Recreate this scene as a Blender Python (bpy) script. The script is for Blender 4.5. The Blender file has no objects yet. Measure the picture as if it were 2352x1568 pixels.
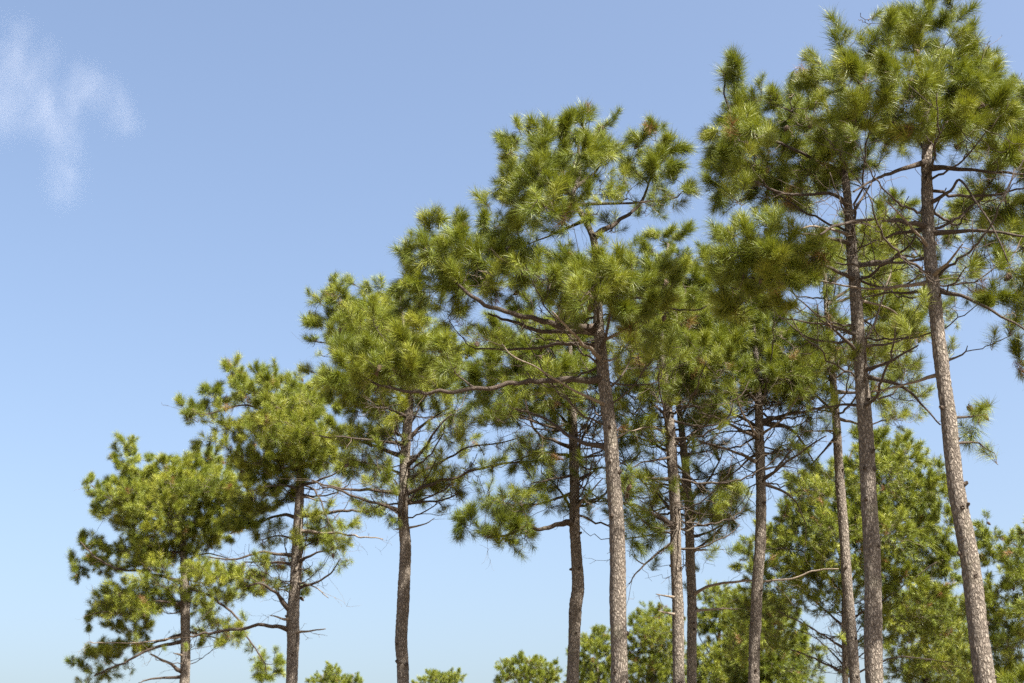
import bpy, math, random
import numpy as np
from mathutils import Vector, noise

# ------------------------------------------------------------------ camera, sky, sun, exposure
scene = bpy.context.scene
R = math.radians
PITCH, CAM_Z, LENS = 20.0, 1.6, 50.0
cam_data = bpy.data.cameras.new("camera")
cam_data.lens, cam_data.sensor_width = LENS, 36.0
cam_data.clip_start, cam_data.clip_end = 0.1, 20000.0
cam = bpy.data.objects.new("camera", cam_data)
scene.collection.objects.link(cam)
cam.location = (0, 0, CAM_Z)
cam.rotation_euler = (R(90 + PITCH), 0, 0)
scene.camera = cam
cam_data.dof.use_dof = True
cam_data.dof.focus_distance = 22.0
cam_data.dof.aperture_fstop = 2.0

SUN_EL, SUN_AZ = 55.0, 134.0          # azimuth clockwise from +Y (the view): behind the camera, to the right
world = bpy.data.worlds.new("World")
scene.world = world
world.use_nodes = True
wn = world.node_tree
wn.nodes.clear()
w_out = wn.nodes.new("ShaderNodeOutputWorld")
w_bg = wn.nodes.new("ShaderNodeBackground")
w_sky = wn.nodes.new("ShaderNodeTexSky")
w_sky.sky_type = 'NISHITA'
w_sky.sun_disc = False
w_sky.sun_elevation = R(SUN_EL)
w_sky.sun_rotation = R(SUN_AZ)
w_sky.altitude = 0.0
w_sky.air_density = 1.0
w_sky.dust_density = 4.6
w_sky.ozone_density = 1.0
w_bg.inputs["Strength"].default_value = 0.05
wn.links.new(w_sky.outputs[0], w_bg.inputs["Color"])
wn.links.new(w_bg.outputs[0], w_out.inputs["Surface"])

sun_data = bpy.data.lights.new("sun", 'SUN')
sun_data.energy = 5.0
sun_data.angle = R(0.53)
sun_data.color = (1.0, 0.93, 0.82)
sun = bpy.data.objects.new("sun", sun_data)
scene.collection.objects.link(sun)
sun_dir = Vector((math.sin(R(SUN_AZ)) * math.cos(R(SUN_EL)), math.cos(R(SUN_AZ)) * math.cos(R(SUN_EL)), math.sin(R(SUN_EL))))
sun.rotation_euler = sun_dir.to_track_quat('Z', 'Y').to_euler()
sun.location = sun_dir * 60

vs = scene.view_settings
vs.view_transform, vs.look, vs.gamma, vs.exposure = 'Standard', 'None', 1.0, 2.48
vs.use_curve_mapping = False
cy = scene.cycles
cy.max_bounces, cy.diffuse_bounces, cy.glossy_bounces, cy.transmission_bounces, cy.volume_bounces = 5, 2, 2, 3, 1
cy.use_denoising = False

rng = random.Random(11)
nrng = np.random.default_rng(5)
col = scene.collection


# ------------------------------------------------------------------ helpers
F_PX = 2352 * LENS / 36.0
CP, SP = math.cos(R(PITCH)), math.sin(R(PITCH))

def at(px, py, Y):
    """the point of the place seen at (px, py) of the 2352 wide picture that stands Y metres ahead"""
    x, y = (px - 1176) / F_PX, (784 - py) / F_PX
    d = Vector((x, CP - SP * y, SP + CP * y))
    t = Y / d.y
    return Vector((0, 0, CAM_Z)) + d * t

def mpp(py, Y):
    y = (784 - py) / F_PX
    return Y / (CP - SP * y) / F_PX

def tag(o, label=None, cat=None, group=None, kind=None):
    if label: o["label"] = label
    if cat: o["category"] = cat
    if group: o["group"] = group
    if kind: o["kind"] = kind
    return o

class MB:
    def __init__(self):
        self.v, self.f, self.n = [], [], 0
    def tube(self, pts, rad, sides, cap=True):
        pts = np.asarray(pts, float); rad = np.asarray(rad, float)
        m = len(pts)
        t = np.gradient(pts, axis=0)
        t /= np.linalg.norm(t, axis=1)[:, None] + 1e-9
        ref = np.array([0.13, 0.97, 0.21]) if abs(t[0][1]) < 0.9 else np.array([1.0, 0.1, 0.05])
        a = np.cross(t, ref); a /= np.linalg.norm(a, axis=1)[:, None] + 1e-9
        b = np.cross(t, a)
        th = np.arange(sides) * 2 * math.pi / sides
        ring = pts[:, None, :] + rad[:, None, None] * (np.cos(th)[None, :, None] * a[:, None, :] + np.sin(th)[None, :, None] * b[:, None, :])
        base = self.n
        self.v.append(ring.reshape(-1, 3))
        self.n += m * sides
        i = np.arange(m - 1)[:, None] * sides; j = np.arange(sides)[None, :]; k = (j + 1) % sides
        q = np.stack([i + j, i + sides + j, i + sides + k, i + k], -1).reshape(-1, 4) + base
        self.f.extend(q.tolist())
        if cap:
            self.f.append([base + (m - 1) * sides + s for s in range(sides)][::-1])
    def build(self, name, mat, parent, smooth=True):
        me = bpy.data.meshes.new(name)
        me.from_pydata(np.concatenate(self.v).tolist() if self.v else [], [], self.f)
        me.materials.append(mat)
        if smooth:
            me.polygons.foreach_set("use_smooth", [True] * len(me.polygons))
        o = bpy.data.objects.new(name, me)
        col.objects.link(o)
        o.parent = parent
        if parent is not None:
            o.matrix_parent_inverse = parent.matrix_world.inverted() if False else _inv(parent)
        return o

def _inv(p):
    from mathutils import Matrix
    return Matrix.Translation(-Vector(p.location))

def smooth_line(ctrl, n):
    """Catmull-Rom through control rows (any width)"""
    c = np.asarray(ctrl, float)
    if len(c) == 2:
        s = np.linspace(0, 1, n)[:, None]
        return c[0] * (1 - s) + c[1] * s
    c = np.vstack([2 * c[0] - c[1], c, 2 * c[-1] - c[-2]])
    seg = len(c) - 3
    out = []
    for s in np.linspace(0, seg - 1e-6, n):
        i = int(s); u = s - i
        p0, p1, p2, p3 = c[i:i + 4]
        out.append(0.5 * ((2 * p1) + (-p0 + p2) * u + (2 * p0 - 5 * p1 + 4 * p2 - p3) * u * u + (-p0 + 3 * p1 - 3 * p2 + p3) * u ** 3))
    return np.array(out)

def hermite(p0, d0, p1, d1, n, wig=0.0):
    s = np.linspace(0, 1, n)[:, None]
    h = (2 * s ** 3 - 3 * s ** 2 + 1) * p0 + (s ** 3 - 2 * s ** 2 + s) * d0 + (-2 * s ** 3 + 3 * s ** 2) * p1 + (s ** 3 - s ** 2) * d1
    if wig and n > 2:
        h[1:-1] += nrng.normal(0, wig, (n - 2, 3))
    return h

def unit(v):
    return v / (np.linalg.norm(v) + 1e-9)


# ------------------------------------------------------------------ materials
def new_mat(name):
    m = bpy.data.materials.new(name)
    m.use_nodes = True
    nt = m.node_tree
    nt.nodes.clear()
    return m, nt, nt.nodes.new("ShaderNodeOutputMaterial")

def N(nt, kind, **kw):
    n = nt.nodes.new(kind)
    for k, v in kw.items():
        setattr(n, k, v)
    return n

def ramp(nt, stops):
    r = nt.nodes.new("ShaderNodeValToRGB")
    e = r.color_ramp.elements
    while len(e) < len(stops):
        e.new(0.5)
    for el, (p, c) in zip(e, stops):
        el.position, el.color = p, (*c, 1)
    return r

def bark_mat(name, plate, fissure, lichen, zs, sc, bump=0.9):
    m, nt, out = new_mat(name)
    L = nt.links.new
    tc = N(nt, "ShaderNodeTexCoord")
    mp = N(nt, "ShaderNodeMapping")
    mp.inputs["Scale"].default_value = (sc, sc, sc * zs)
    L(tc.outputs["Object"], mp.inputs["Vector"])
    warp = N(nt, "ShaderNodeTexNoise"); warp.inputs["Scale"].default_value = 1.3; warp.inputs["Detail"].default_value = 3
    L(mp.outputs[0], warp.inputs["Vector"])
    addv = N(nt, "ShaderNodeVectorMath", operation='MULTIPLY_ADD')
    addv.inputs[1].default_value = (1.3, 1.3, 1.3)
    L(warp.outputs["Color"], addv.inputs[0]); L(mp.outputs[0], addv.inputs[2])
    vor = N(nt, "ShaderNodeTexVoronoi", feature='DISTANCE_TO_EDGE'); vor.inputs["Scale"].default_value = 1.0
    L(addv.outputs[0], vor.inputs["Vector"])
    cell = N(nt, "ShaderNodeTexVoronoi"); cell.inputs["Scale"].default_value = 1.0
    L(addv.outputs[0], cell.inputs["Vector"])
    fine = N(nt, "ShaderNodeTexNoise"); fine.inputs["Scale"].default_value = sc * 3.5; fine.inputs["Detail"].default_value = 6; fine.inputs["Roughness"].default_value = 0.7
    L(tc.outputs["Object"], fine.inputs["Vector"])
    crack = N(nt, "ShaderNodeMapRange"); crack.inputs["From Max"].default_value = 0.3
    L(vor.outputs["Distance"], crack.inputs["Value"])
    # plate colour from cell id and grain
    hue = N(nt, "ShaderNodeSeparateColor"); L(cell.outputs["Color"], hue.inputs[0])
    pl = ramp(nt, [(0.0, [c * 0.85 for c in plate]), (0.5, plate), (1.0, [min(1, c * 1.15) for c in plate])])
    L(hue.outputs[0], pl.inputs[0])
    gr = N(nt, "ShaderNodeMix", data_type='RGBA', blend_type='MULTIPLY'); gr.inputs["Factor"].default_value = 0.6
    fr = ramp(nt, [(0.3, (0.72, 0.69, 0.66)), (0.65, (1.1, 1.1, 1.1))]); L(fine.outputs[0], fr.inputs[0])
    L(pl.outputs[0], gr.inputs[6]); L(fr.outputs[0], gr.inputs[7])
    cm = N(nt, "ShaderNodeMix", data_type='RGBA'); cm.inputs[6].default_value = (*fissure, 1)
    L(crack.outputs[0], cm.inputs["Factor"]); L(gr.outputs[2], cm.inputs[7])
    # patches of lichen and weathering
    big = N(nt, "ShaderNodeTexNoise"); big.inputs["Scale"].default_value = 2.2; big.inputs["Detail"].default_value = 5
    L(tc.outputs["Object"], big.inputs["Vector"])
    br = N(nt, "ShaderNodeMapRange"); br.inputs["From Min"].default_value = 0.58; br.inputs["From Max"].default_value = 0.75; br.inputs["To Max"].default_value = 0.5
    L(big.outputs[0], br.inputs["Value"])
    lm = N(nt, "ShaderNodeMix", data_type='RGBA'); lm.inputs[7].default_value = (*lichen, 1)
    L(br.outputs[0], lm.inputs["Factor"]); L(cm.outputs[2], lm.inputs[6])
    hsum = N(nt, "ShaderNodeMath", operation='MULTIPLY_ADD'); hsum.inputs[1].default_value = 0.35
    L(fine.outputs[0], hsum.inputs[0]); L(crack.outputs[0], hsum.inputs[2])
    bp = N(nt, "ShaderNodeBump"); bp.inputs["Strength"].default_value = bump; bp.inputs["Distance"].default_value = 0.02
    L(hsum.outputs[0], bp.inputs["Height"])
    b = N(nt, "ShaderNodeBsdfPrincipled")
    b.inputs["Roughness"].default_value = 0.9
    b.inputs["Specular IOR Level"].default_value = 0.2
    L(lm.outputs[2], b.inputs["Base Color"]); L(bp.outputs[0], b.inputs["Normal"])
    L(b.outputs[0], out.inputs[0])
    return m

BARK = bark_mat("pine_bark", (0.178, 0.157, 0.135), (0.055, 0.045, 0.037), (0.12, 0.115, 0.08), 0.38, 30, 0.8)
LIMB = bark_mat("limb_bark", (0.075, 0.059, 0.048), (0.03, 0.023, 0.018), (0.09, 0.086, 0.063), 1.0, 45, 0.6)
DEAD = bark_mat("dead_wood", (0.19, 0.16, 0.127), (0.08, 0.064, 0.05), (0.22, 0.21, 0.18), 1.0, 50, 0.4)

def plain_bark(name, c1, c2, scale):
    m, nt, out = new_mat(name)
    L = nt.links.new
    tc = N(nt, "ShaderNodeTexCoord")
    n = N(nt, "ShaderNodeTexNoise"); n.inputs["Scale"].default_value = scale; n.inputs["Detail"].default_value = 4
    L(tc.outputs["Object"], n.inputs["Vector"])
    r = ramp(nt, [(0.3, c1), (0.7, c2)]); L(n.outputs[0], r.inputs[0])
    b = N(nt, "ShaderNodeBsdfPrincipled"); b.inputs["Roughness"].default_value = 0.85; b.inputs["Specular IOR Level"].default_value = 0.2
    L(r.outputs[0], b.inputs["Base Color"]); L(b.outputs[0], out.inputs[0])
    return m

TWIG = plain_bark("twig_bark", (0.038, 0.028, 0.02), (0.12, 0.096, 0.072), 3.0)
CONE = plain_bark("cone_scales", (0.035, 0.026, 0.02), (0.09, 0.062, 0.042), 30.0)

def needle_mat(name, stops, trans, tfac=0.3):
    m, nt, out = new_mat(name)
    L = nt.links.new
    oi = N(nt, "ShaderNodeObjectInfo")
    at_ = N(nt, "ShaderNodeAttribute"); at_.attribute_name = "nv"
    ti = N(nt, "ShaderNodeAttribute"); ti.attribute_type = 'INSTANCER'; ti.attribute_name = "tint"
    mx = N(nt, "ShaderNodeMath", operation='MULTIPLY_ADD'); mx.inputs[1].default_value = 0.25
    sc = N(nt, "ShaderNodeMath", operation='MULTIPLY_ADD'); sc.inputs[1].default_value = 0.3
    s2 = N(nt, "ShaderNodeMath", operation='MULTIPLY'); s2.inputs[1].default_value = 0.45
    L(ti.outputs["Fac"], s2.inputs[0]); L(s2.outputs[0], sc.inputs[2])
    L(oi.outputs["Random"], sc.inputs[0]); L(at_.outputs["Fac"], mx.inputs[0]); L(sc.outputs[0], mx.inputs[2])
    r = ramp(nt, stops); L(mx.outputs[0], r.inputs[0])
    b = N(nt, "ShaderNodeBsdfPrincipled")
    b.inputs["Roughness"].default_value = 0.45
    b.inputs["Specular IOR Level"].default_value = 0.22
    L(r.outputs[0], b.inputs["Base Color"])
    t = N(nt, "ShaderNodeBsdfTranslucent")
    t.inputs["Color"].default_value = (*trans, 1)
    ms = N(nt, "ShaderNodeMixShader"); ms.inputs[0].default_value = tfac
    L(b.outputs[0], ms.inputs[1]); L(t.outputs[0], ms.inputs[2]); L(ms.outputs[0], out.inputs[0])
    return m

NEEDLE = needle_mat("pine_needles", [(0.1, (0.028, 0.045, 0.007)), (0.5, (0.098, 0.127, 0.013)), (0.9, (0.245, 0.25, 0.030))], (0.18, 0.20, 0.010), 0.14)
DRY = needle_mat("dry_needles", [(0.0, (0.12, 0.06, 0.025)), (1.0, (0.22, 0.12, 0.05))], (0.18, 0.09, 0.03), 0.2)


# ------------------------------------------------------------------ needle tuft shapes (sources for the scattered needles)
def tuft_mesh(name, count, seed, mat, length=0.21, width=0.0036, shoot=0.24, openness=1.0):
    g = random.Random(seed)
    v, f, nv = [], [], []
    lean = g.uniform(0.4, 1.0)
    for i in range(count):
        u = g.random()
        z0 = -shoot * u ** 1.15
        az = g.uniform(0, 2 * math.pi)
        ang = R(10 + 46 * (u ** 0.7) * openness + g.uniform(-9, 20) + (30 if g.random() < 0.1 else 0))
        ln = length * g.uniform(0.55, 1.12)
        rad = Vector((math.cos(az), math.sin(az), 0))
        d = rad * math.sin(ang) + Vector((0, 0, math.cos(ang)))
        side = d.cross(Vector((g.gauss(0, 1), g.gauss(0, 1), g.gauss(0, 1)))).normalized()
        bend = rad * g.uniform(-0.12, 0.22) * ln + Vector((lean * 0.25, 0, g.uniform(-0.12, 0.08))) * ln
        p0 = Vector((lean * 0.5 * z0 * z0, 0, z0)) + rad * 0.006
        p1 = p0 + d * ln * 0.5
        p2 = p0 + d * ln + bend
        w = width * g.uniform(0.75, 1.2) * 0.5
        b = len(v)
        v += [p0 - side * w, p0 + side * w, p1 - side * w, p1 + side * w, p2]
        f += [(b, b + 1, b + 3, b + 2), (b + 2, b + 3, b + 4)]
        nv += [g.random()] * 5
    me = bpy.data.meshes.new(name)
    me.from_pydata(v, [], f)
    me.materials.append(mat)
    a = me.attributes.new("nv", 'FLOAT', 'POINT')
    a.data.foreach_set("value", nv)
    return bpy.data.objects.new(name, me)

TUFTS = [tuft_mesh("needle_tuft", 310, 1, NEEDLE), tuft_mesh("needle_tuft", 270, 2, NEEDLE, 0.2, openness=1.2),
         tuft_mesh("needle_tuft", 290, 3, NEEDLE, 0.24, openness=0.8), tuft_mesh("needle_tuft", 140, 4, NEEDLE, 0.2, openness=1.25),
         tuft_mesh("needle_tuft", 110, 5, DRY, 0.17, openness=1.3)]
TUFTS_FAR = [tuft_mesh("needle_tuft", 120, 6, NEEDLE, 0.22, 0.007), tuft_mesh("needle_tuft", 120, 7, NEEDLE, 0.2, 0.007, openness=1.2),
             tuft_mesh("needle_tuft", 120, 8, NEEDLE, 0.24, 0.007, openness=0.8), tuft_mesh("needle_tuft", 70, 9, NEEDLE, 0.18, 0.008, openness=1.2),
             tuft_mesh("needle_tuft", 50, 10, DRY, 0.17, 0.008, openness=1.3)]

def scatter_group(name, sources):
    ng = bpy.data.node_groups.new(name, 'GeometryNodeTree')
    ng.interface.new_socket("Geometry", in_out='INPUT', socket_type='NodeSocketGeometry')
    ng.interface.new_socket("Geometry", in_out='OUTPUT', socket_type='NodeSocketGeometry')
    gi, go = ng.nodes.new("NodeGroupInput"), ng.nodes.new("NodeGroupOutput")
    iop = ng.nodes.new("GeometryNodeInstanceOnPoints")
    iop.inputs["Pick Instance"].default_value = True
    join = ng.nodes.new("GeometryNodeJoinGeometry")
    for s in reversed(sources):
        oi = ng.nodes.new("GeometryNodeObjectInfo")
        oi.inputs["Object"].default_value = s
        oi.inputs["As Instance"].default_value = False
        g2 = ng.nodes.new("GeometryNodeGeometryToInstance")
        ng.links.new(oi.outputs["Geometry"], g2.inputs[0])
        ng.links.new(g2.outputs[0], join.inputs[0])
    ng.links.new(join.outputs[0], iop.inputs["Instance"])
    ng.links.new(gi.outputs[0], iop.inputs["Points"])
    for nm, dt, sock in (("rot", 'FLOAT_VECTOR', "Rotation"), ("scl", 'FLOAT', "Scale"), ("idx", 'INT', "Instance Index")):
        na = ng.nodes.new("GeometryNodeInputNamedAttribute")
        na.data_type = dt
        na.inputs["Name"].default_value = nm
        ng.links.new(na.outputs["Attribute"], iop.inputs[sock])
    ng.links.new(iop.outputs[0], go.inputs[0])
    return ng

NEAR_GN = scatter_group("scatter_needles", TUFTS)
FAR_GN = scatter_group("scatter_far_needles", TUFTS_FAR)


# ------------------------------------------------------------------ ground (below the picture) 
def ground():
    me = bpy.data.meshes.new("ground")
    xs = [-4000, -800, -200, -60, -30, -10, 0, 10, 30, 60, 200, 800, 4000]
    ys = [-4000, -800, -200, -60, -20, 0, 15, 30, 45, 60, 100, 200, 800, 4000]
    v = [(x, y, 0.0) for y in ys for x in xs]
    n = len(xs)
    f = [(j * n + i, j * n + i + 1, (j + 1) * n + i + 1, (j + 1) * n + i) for j in range(len(ys) - 1) for i in range(n - 1)]
    me.from_pydata(v, [], f)
    m, nt, out = new_mat("sandy_litter")
    L = nt.links.new
    tc = N(nt, "ShaderNodeTexCoord")
    a = N(nt, "ShaderNodeTexNoise"); a.inputs["Scale"].default_value = 0.35; a.inputs["Detail"].default_value = 8
    L(tc.outputs["Object"], a.inputs["Vector"])
    r = ramp(nt, [(0.35, (0.09, 0.06, 0.035)), (0.55, (0.15, 0.115, 0.075)), (0.7, (0.06, 0.07, 0.025))])
    L(a.outputs[0], r.inputs[0])
    b = N(nt, "ShaderNodeBsdfPrincipled"); b.inputs["Roughness"].default_value = 0.95
    L(r.outputs[0], b.inputs["Base Color"]); L(b.outputs[0], out.inputs[0])
    me.materials.append(m)
    o = bpy.data.objects.new("ground", me)
    col.objects.link(o)
    tag(o, "sandy forest floor under the pines", "ground", kind="structure")
ground()


# ------------------------------------------------------------------ pine cone
def cone_mesh():
    v, f = [], []
    rows, sides = 9, 10
    for i in range(rows + 1):
        u = i / rows
        prof = math.sin(math.pi * min(1, 0.06 + u * 0.94)) ** 0.75 * (1.0 - 0.35 * u) * 0.036
        for s in range(sides):
            k = 1.16 if (s + i) % 2 == 0 else 0.86
            th = 2 * math.pi * s / sides
            rr = prof * (k if 0 < i < rows else 0.6)
            v.append((rr * math.cos(th), rr * math.sin(th), -0.11 * u + (0.006 if k > 1 else 0)))
    for i in range(rows):
        for s in range(sides):
            a, b = i * sides + s, i * sides + (s + 1) % sides
            f.append((a, b, b + sides, a + sides))
    f.append(tuple(range(sides))[::-1]); f.append(tuple(rows * sides + s for s in range(sides)))
    me = bpy.data.meshes.new("pine_cone")
    me.from_pydata(v, [], f)
    me.materials.append(CONE)
    return me
CONE_ME = cone_mesh()

def stub_mesh():
    """scar of a shed branch: a short broken collar with a hollow end"""
    prof = [(0.034, -0.03), (0.030, 0.0), (0.024, 0.012), (0.022, 0.03), (0.014, 0.034), (0.010, 0.012)]
    sides = 9
    v, f = [], []
    gg = random.Random(3)
    for r_, z in prof:
        for s_ in range(sides):
            th = 2 * math.pi * s_ / sides
            k = 1 + gg.uniform(-0.15, 0.15)
            v.append((r_ * k * math.cos(th), r_ * k * math.sin(th), z + gg.uniform(-0.004, 0.004)))
    for i in range(len(prof) - 1):
        for s_ in range(sides):
            a, b = i * sides + s_, i * sides + (s_ + 1) % sides
            f.append((a, b, b + sides, a + sides))
    f.append(tuple((len(prof) - 1) * sides + s_ for s_ in range(sides)))
    me = bpy.data.meshes.new("branch_stub")
    me.from_pydata(v, [], f)
    me.materials.append(LIMB)
    return me
STUB_ME = stub_mesh()


# ------------------------------------------------------------------ trees
def trunk_mesh(pts, rad, sides, step, rough, seed):
    """a knotty trunk: rings along a smooth line, plates of bark lifted between cracks"""
    n = max(8, int(np.linalg.norm(np.diff(pts, axis=0), axis=1).sum() / step))
    line = smooth_line(np.column_stack([pts, rad]), n)
    P, r = line[:, :3], line[:, 3]
    th = np.arange(sides) * 2 * math.pi / sides
    off = Vector((seed * 7.3, seed * 3.1, 0))
    V = []
    for i in range(n):
        c = P[i]
        sway = noise.noise(Vector((seed * 9.1, 0, c[2] * 0.9))) * 0.018, noise.noise(Vector((seed * 4.7, 5, c[2] * 0.9))) * 0.018
        whorl = 1 + 0.05 * max(0, noise.noise(Vector((seed * 2.2, 1, c[2] * 2.6))))
        for t in th:
            dx, dy = math.cos(t), math.sin(t)
            q = Vector((c[0] + dx * r[i], c[1] + dy * r[i], c[2]))
            k = whorl + 0.06 * noise.noise(Vector((q.x * 3.2, q.y * 3.2, q.z * 2.2)) + off)
            if rough:
                w = Vector((q.x * 24, q.y * 24, q.z * 9)) + off
                w += noise.noise_vector(w * 0.7) * 0.8
                d = noise.voronoi(w)[0]
                e = min(1.0, (d[1] - d[0]) / 0.35)
                kn = 0.009 * e + 0.003 * noise.noise(w * 2.3)
            else:
                kn = 0.0
            rr = r[i] * k + kn
            V.append((c[0] + sway[0] + dx * rr, c[1] + sway[1] + dy * rr, c[2]))
    F = []
    for i in range(n - 1):
        for s in range(sides):
            a, b = i * sides + s, i * sides + (s + 1) % sides
            F.append((a, b, b + sides, a + sides))
    F.append(tuple((n - 1) * sides + s for s in range(sides)))
    me = bpy.data.meshes.new("trunk")
    me.from_pydata(V, [], F)
    me.materials.append(BARK)
    me.polygons.foreach_set("use_smooth", [True] * len(me.polygons))
    return me, P, r

STATS = [0, 0]

def pine(label, Y, trunk, limbs, blobs, seed, group="tall pines of the grove", density=1.0, back=0.75, sides=40, step=0.035,
         rough=True, far=False, dead=1.0, cones=8, stubs=(), dry=0.02, tsize=1.0, front=0.3, gap=-0.27, hue=0.0, snags=None, clear=(), knots=0, deep=2.6, swell=1.0, pack=0.32):
    g = random.Random(seed)
    nr = np.random.default_rng(seed)
    # --- trunk
    tp = [np.array(at(px, py, Y)) for px, py, w in trunk]
    tr = [w * 0.46 * mpp(py, Y) - (0.006 if rough else 0) for px, py, w in trunk]
    tr = [max(0.012, q) for q in tr]
    p0 = tp[0]
    slope = (tp[0] - tp[1]) / max(0.2, (tp[1][2] - tp[0][2]))
    foot = p0 + slope * 0.5 * p0[2]; foot[2] = -0.15
    mid = (p0 + foot) / 2
    tp = [foot, mid] + tp
    tr = [tr[0] * 1.35, tr[0] * 1.08] + tr
    root = bpy.data.objects.new("pine_tree", None)
    root.empty_display_size = 0.5
    col.objects.link(root)
    root.location = (foot[0], foot[1], 0)
    tag(root, label, "tree", group)
    me, P, rr = trunk_mesh(np.array(tp), np.array(tr), sides, step, rough, seed)
    inv = _inv(root)
    def link(name, me, kind=None):
        o = bpy.data.objects.new(name, me)
        col.objects.link(o); o.parent = root; o.matrix_parent_inverse = inv
        if kind: o["kind"] = kind
        return o
    link("trunk", me)
    # --- skeleton nodes: position, direction, radius, limb id
    npos, ndir, nrad, nid = [], [], [], []
    zmin = p0[2] + 0.2
    tops = range(len(P))
    crown_lo = min(float(at(b[0], b[1], Y).z) for b in blobs) - 0.5
    for i in range(0, len(P) - 1, 3):
        if P[i][2] > max(zmin, crown_lo):
            npos.append(P[i]); ndir.append(unit(P[i + 1] - P[i])); nrad.append(rr[i]); nid.append(-1)
    branch_mb = []
    twigs = MB()
    def trunk_near(p):
        d = np.abs(P[:, 2] - p[2]); i = int(np.argmin(d)); return P[i], rr[i]
    deadmb = []
    for L in limbs:
        w0, pts = L[0], L[1]
        is_dead = len(L) > 2 and 'd' in L[2]
        free = len(L) > 2 and 'f' in L[2]
        P3 = [np.array(at(q[0], q[1], Y + (q[2] if len(q) > 2 else 0))) for q in pts]
        if not free:
            c, r_ = trunk_near(P3[0])
            P3[0] = np.array([c[0], c[1], P3[0][2]])      # roots inside the trunk
        n = max(6, int(np.linalg.norm(np.diff(np.array(P3), axis=0), axis=1).sum() / 0.09))
        ln = smooth_line(P3, n)
        r0 = w0 * 0.5 * mpp(pts[0][1], Y)
        s = np.linspace(0, 1, n)
        rad = r0 * (1 - 0.62 * s) * (1 + 0.9 * np.exp(-s * n * 0.5))
        wob = np.array([[noise.noise(Vector((k * 0.35, seed + a * 11.0, len(branch_mb) * 3.7))) for a in range(3)] for k in range(n)])
        ln[2:] += wob[2:] * min(0.07, r0 * 1.1)
        rad = rad * (1 + 0.12 * np.array([noise.noise(Vector((k * 0.9, seed * 1.7, len(branch_mb) * 5.1))) for k in range(n)]))
        mb = MB()
        mb.tube(ln, rad, 9 if not far else 6)
        lid = len(branch_mb)
        branch_mb.append([mb, is_dead])
        tang = np.gradient(ln, axis=0)
        if not is_dead:
            for k in range(2, n):
                npos.append(ln[k]); ndir.append(unit(tang[k])); nrad.append(rad[k]); nid.append(lid)
        # dead twigs along the limb
        nd = int((n / 5 if not far else n / 12) * dead)
        for _ in range(nd):
            k = g.randrange(max(1, n // 8), n)
            dirv = unit(unit(tang[k]) * 0.6 + nr.normal(0, 0.55, 3) + np.array([0, 0, -0.15]))
            lnth = g.uniform(0.12, 0.75)
            q = hermite(ln[k], dirv * lnth, ln[k] + dirv * lnth + nr.normal(0, 0.10, 3), nr.normal(0, 0.4, 3) * lnth, 6, 0.012)
            rt = g.uniform(0.003, 0.007)
            twigs.tube(q, np.linspace(rt, rt * 0.4, 6), 3, False)
            for __ in range(g.randint(0, 3)):
                j = g.randrange(2, 6)
                dv = unit(dirv + nr.normal(0, 0.7, 3)) * lnth * g.uniform(0.25, 0.6)
                q2 = hermite(q[j], dv, q[j] + dv, nr.normal(0, 0.3, 3) * lnth, 5, 0.008)
                twigs.tube(q2, np.linspace(rt * 0.7, rt * 0.3, 5), 3, False)
    # --- bare side branches below and inside the crown, forked and crooked
    extra_tips = []
    if snags:
        cnt, ya, yb, leafy = snags
        for _ in range(int(cnt * 1.8)):
            z = float(at(1176, g.uniform(ya, yb), Y).z)
            c, r_ = trunk_near(np.array([0, 0, z]))
            az, el = g.uniform(0, 2 * math.pi), R(g.uniform(-5, 42))
            d0 = np.array([math.cos(az) * math.cos(el), math.sin(az) * math.cos(el), math.sin(el)])
            ln_ = g.uniform(0.7, 2.1)
            p0_ = np.array([c[0], c[1], z])
            end = p0_ + d0 * ln_ + np.array([0, 0, g.uniform(-0.1, 0.35) * ln_])
            n = max(8, int(ln_ / 0.1))
            q = hermite(p0_, d0 * ln_ + np.array([0, 0, -0.5 * ln_]) + nr.normal(0, 0.15, 3), end, d0 * ln_ * 0.5 + np.array([0, 0, 0.8 * ln_]) + nr.normal(0, 0.3, 3), n, 0.016)
            r0 = min(r_ * 0.5, g.uniform(0.011, 0.027))
            rad = np.linspace(r0, r0 * 0.35, n)
            mb = MB(); mb.tube(q, rad, 6 if not far else 4)
            lid = len(branch_mb); branch_mb.append([mb, False])
            tg = np.gradient(q, axis=0)
            for k in range(2, n):
                npos.append(q[k]); ndir.append(unit(tg[k])); nrad.append(rad[k]); nid.append(lid)
            for __ in range(g.randint(3, 7)):
                k = g.randrange(2, n)
                dv = unit(unit(tg[k]) * 0.8 + nr.normal(0, 0.6, 3)) * g.uniform(0.2, 0.85)
                m_ = 7
                q2 = hermite(q[k], dv, q[k] + dv + nr.normal(0, 0.08, 3), nr.normal(0, 0.45, 3) + np.array([0, 0, 0.3]), m_, 0.012)
                rr_ = min(rad[k] * 0.8, g.uniform(0.005, 0.009))
                mb.tube(q2, np.linspace(rr_, rr_ * 0.4, m_), 4, False)
                t2 = np.gradient(q2, axis=0)
                for w in range(g.randint(0, 3)):
                    k2 = g.randrange(2, m_)
                    dv2 = unit(unit(t2[k2]) + nr.normal(0, 0.7, 3)) * g.uniform(0.1, 0.4)
                    q3 = hermite(q2[k2], dv2, q2[k2] + dv2, nr.normal(0, 0.3, 3), 5, 0.01)
                    twigs.tube(q3, np.linspace(0.0045, 0.002, 5), 3, False)
                if g.random() < leafy:
                    extra_tips.append((q2[-1] + unit(t2[-1]) * 0.05, unit(unit(t2[-1]) + np.array([0, 0, 0.5]))))
    # --- crown clumps
    bl = []
    cx = np.mean([b[0] for b in blobs]); cyy = np.mean([b[1] for b in blobs])
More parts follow.
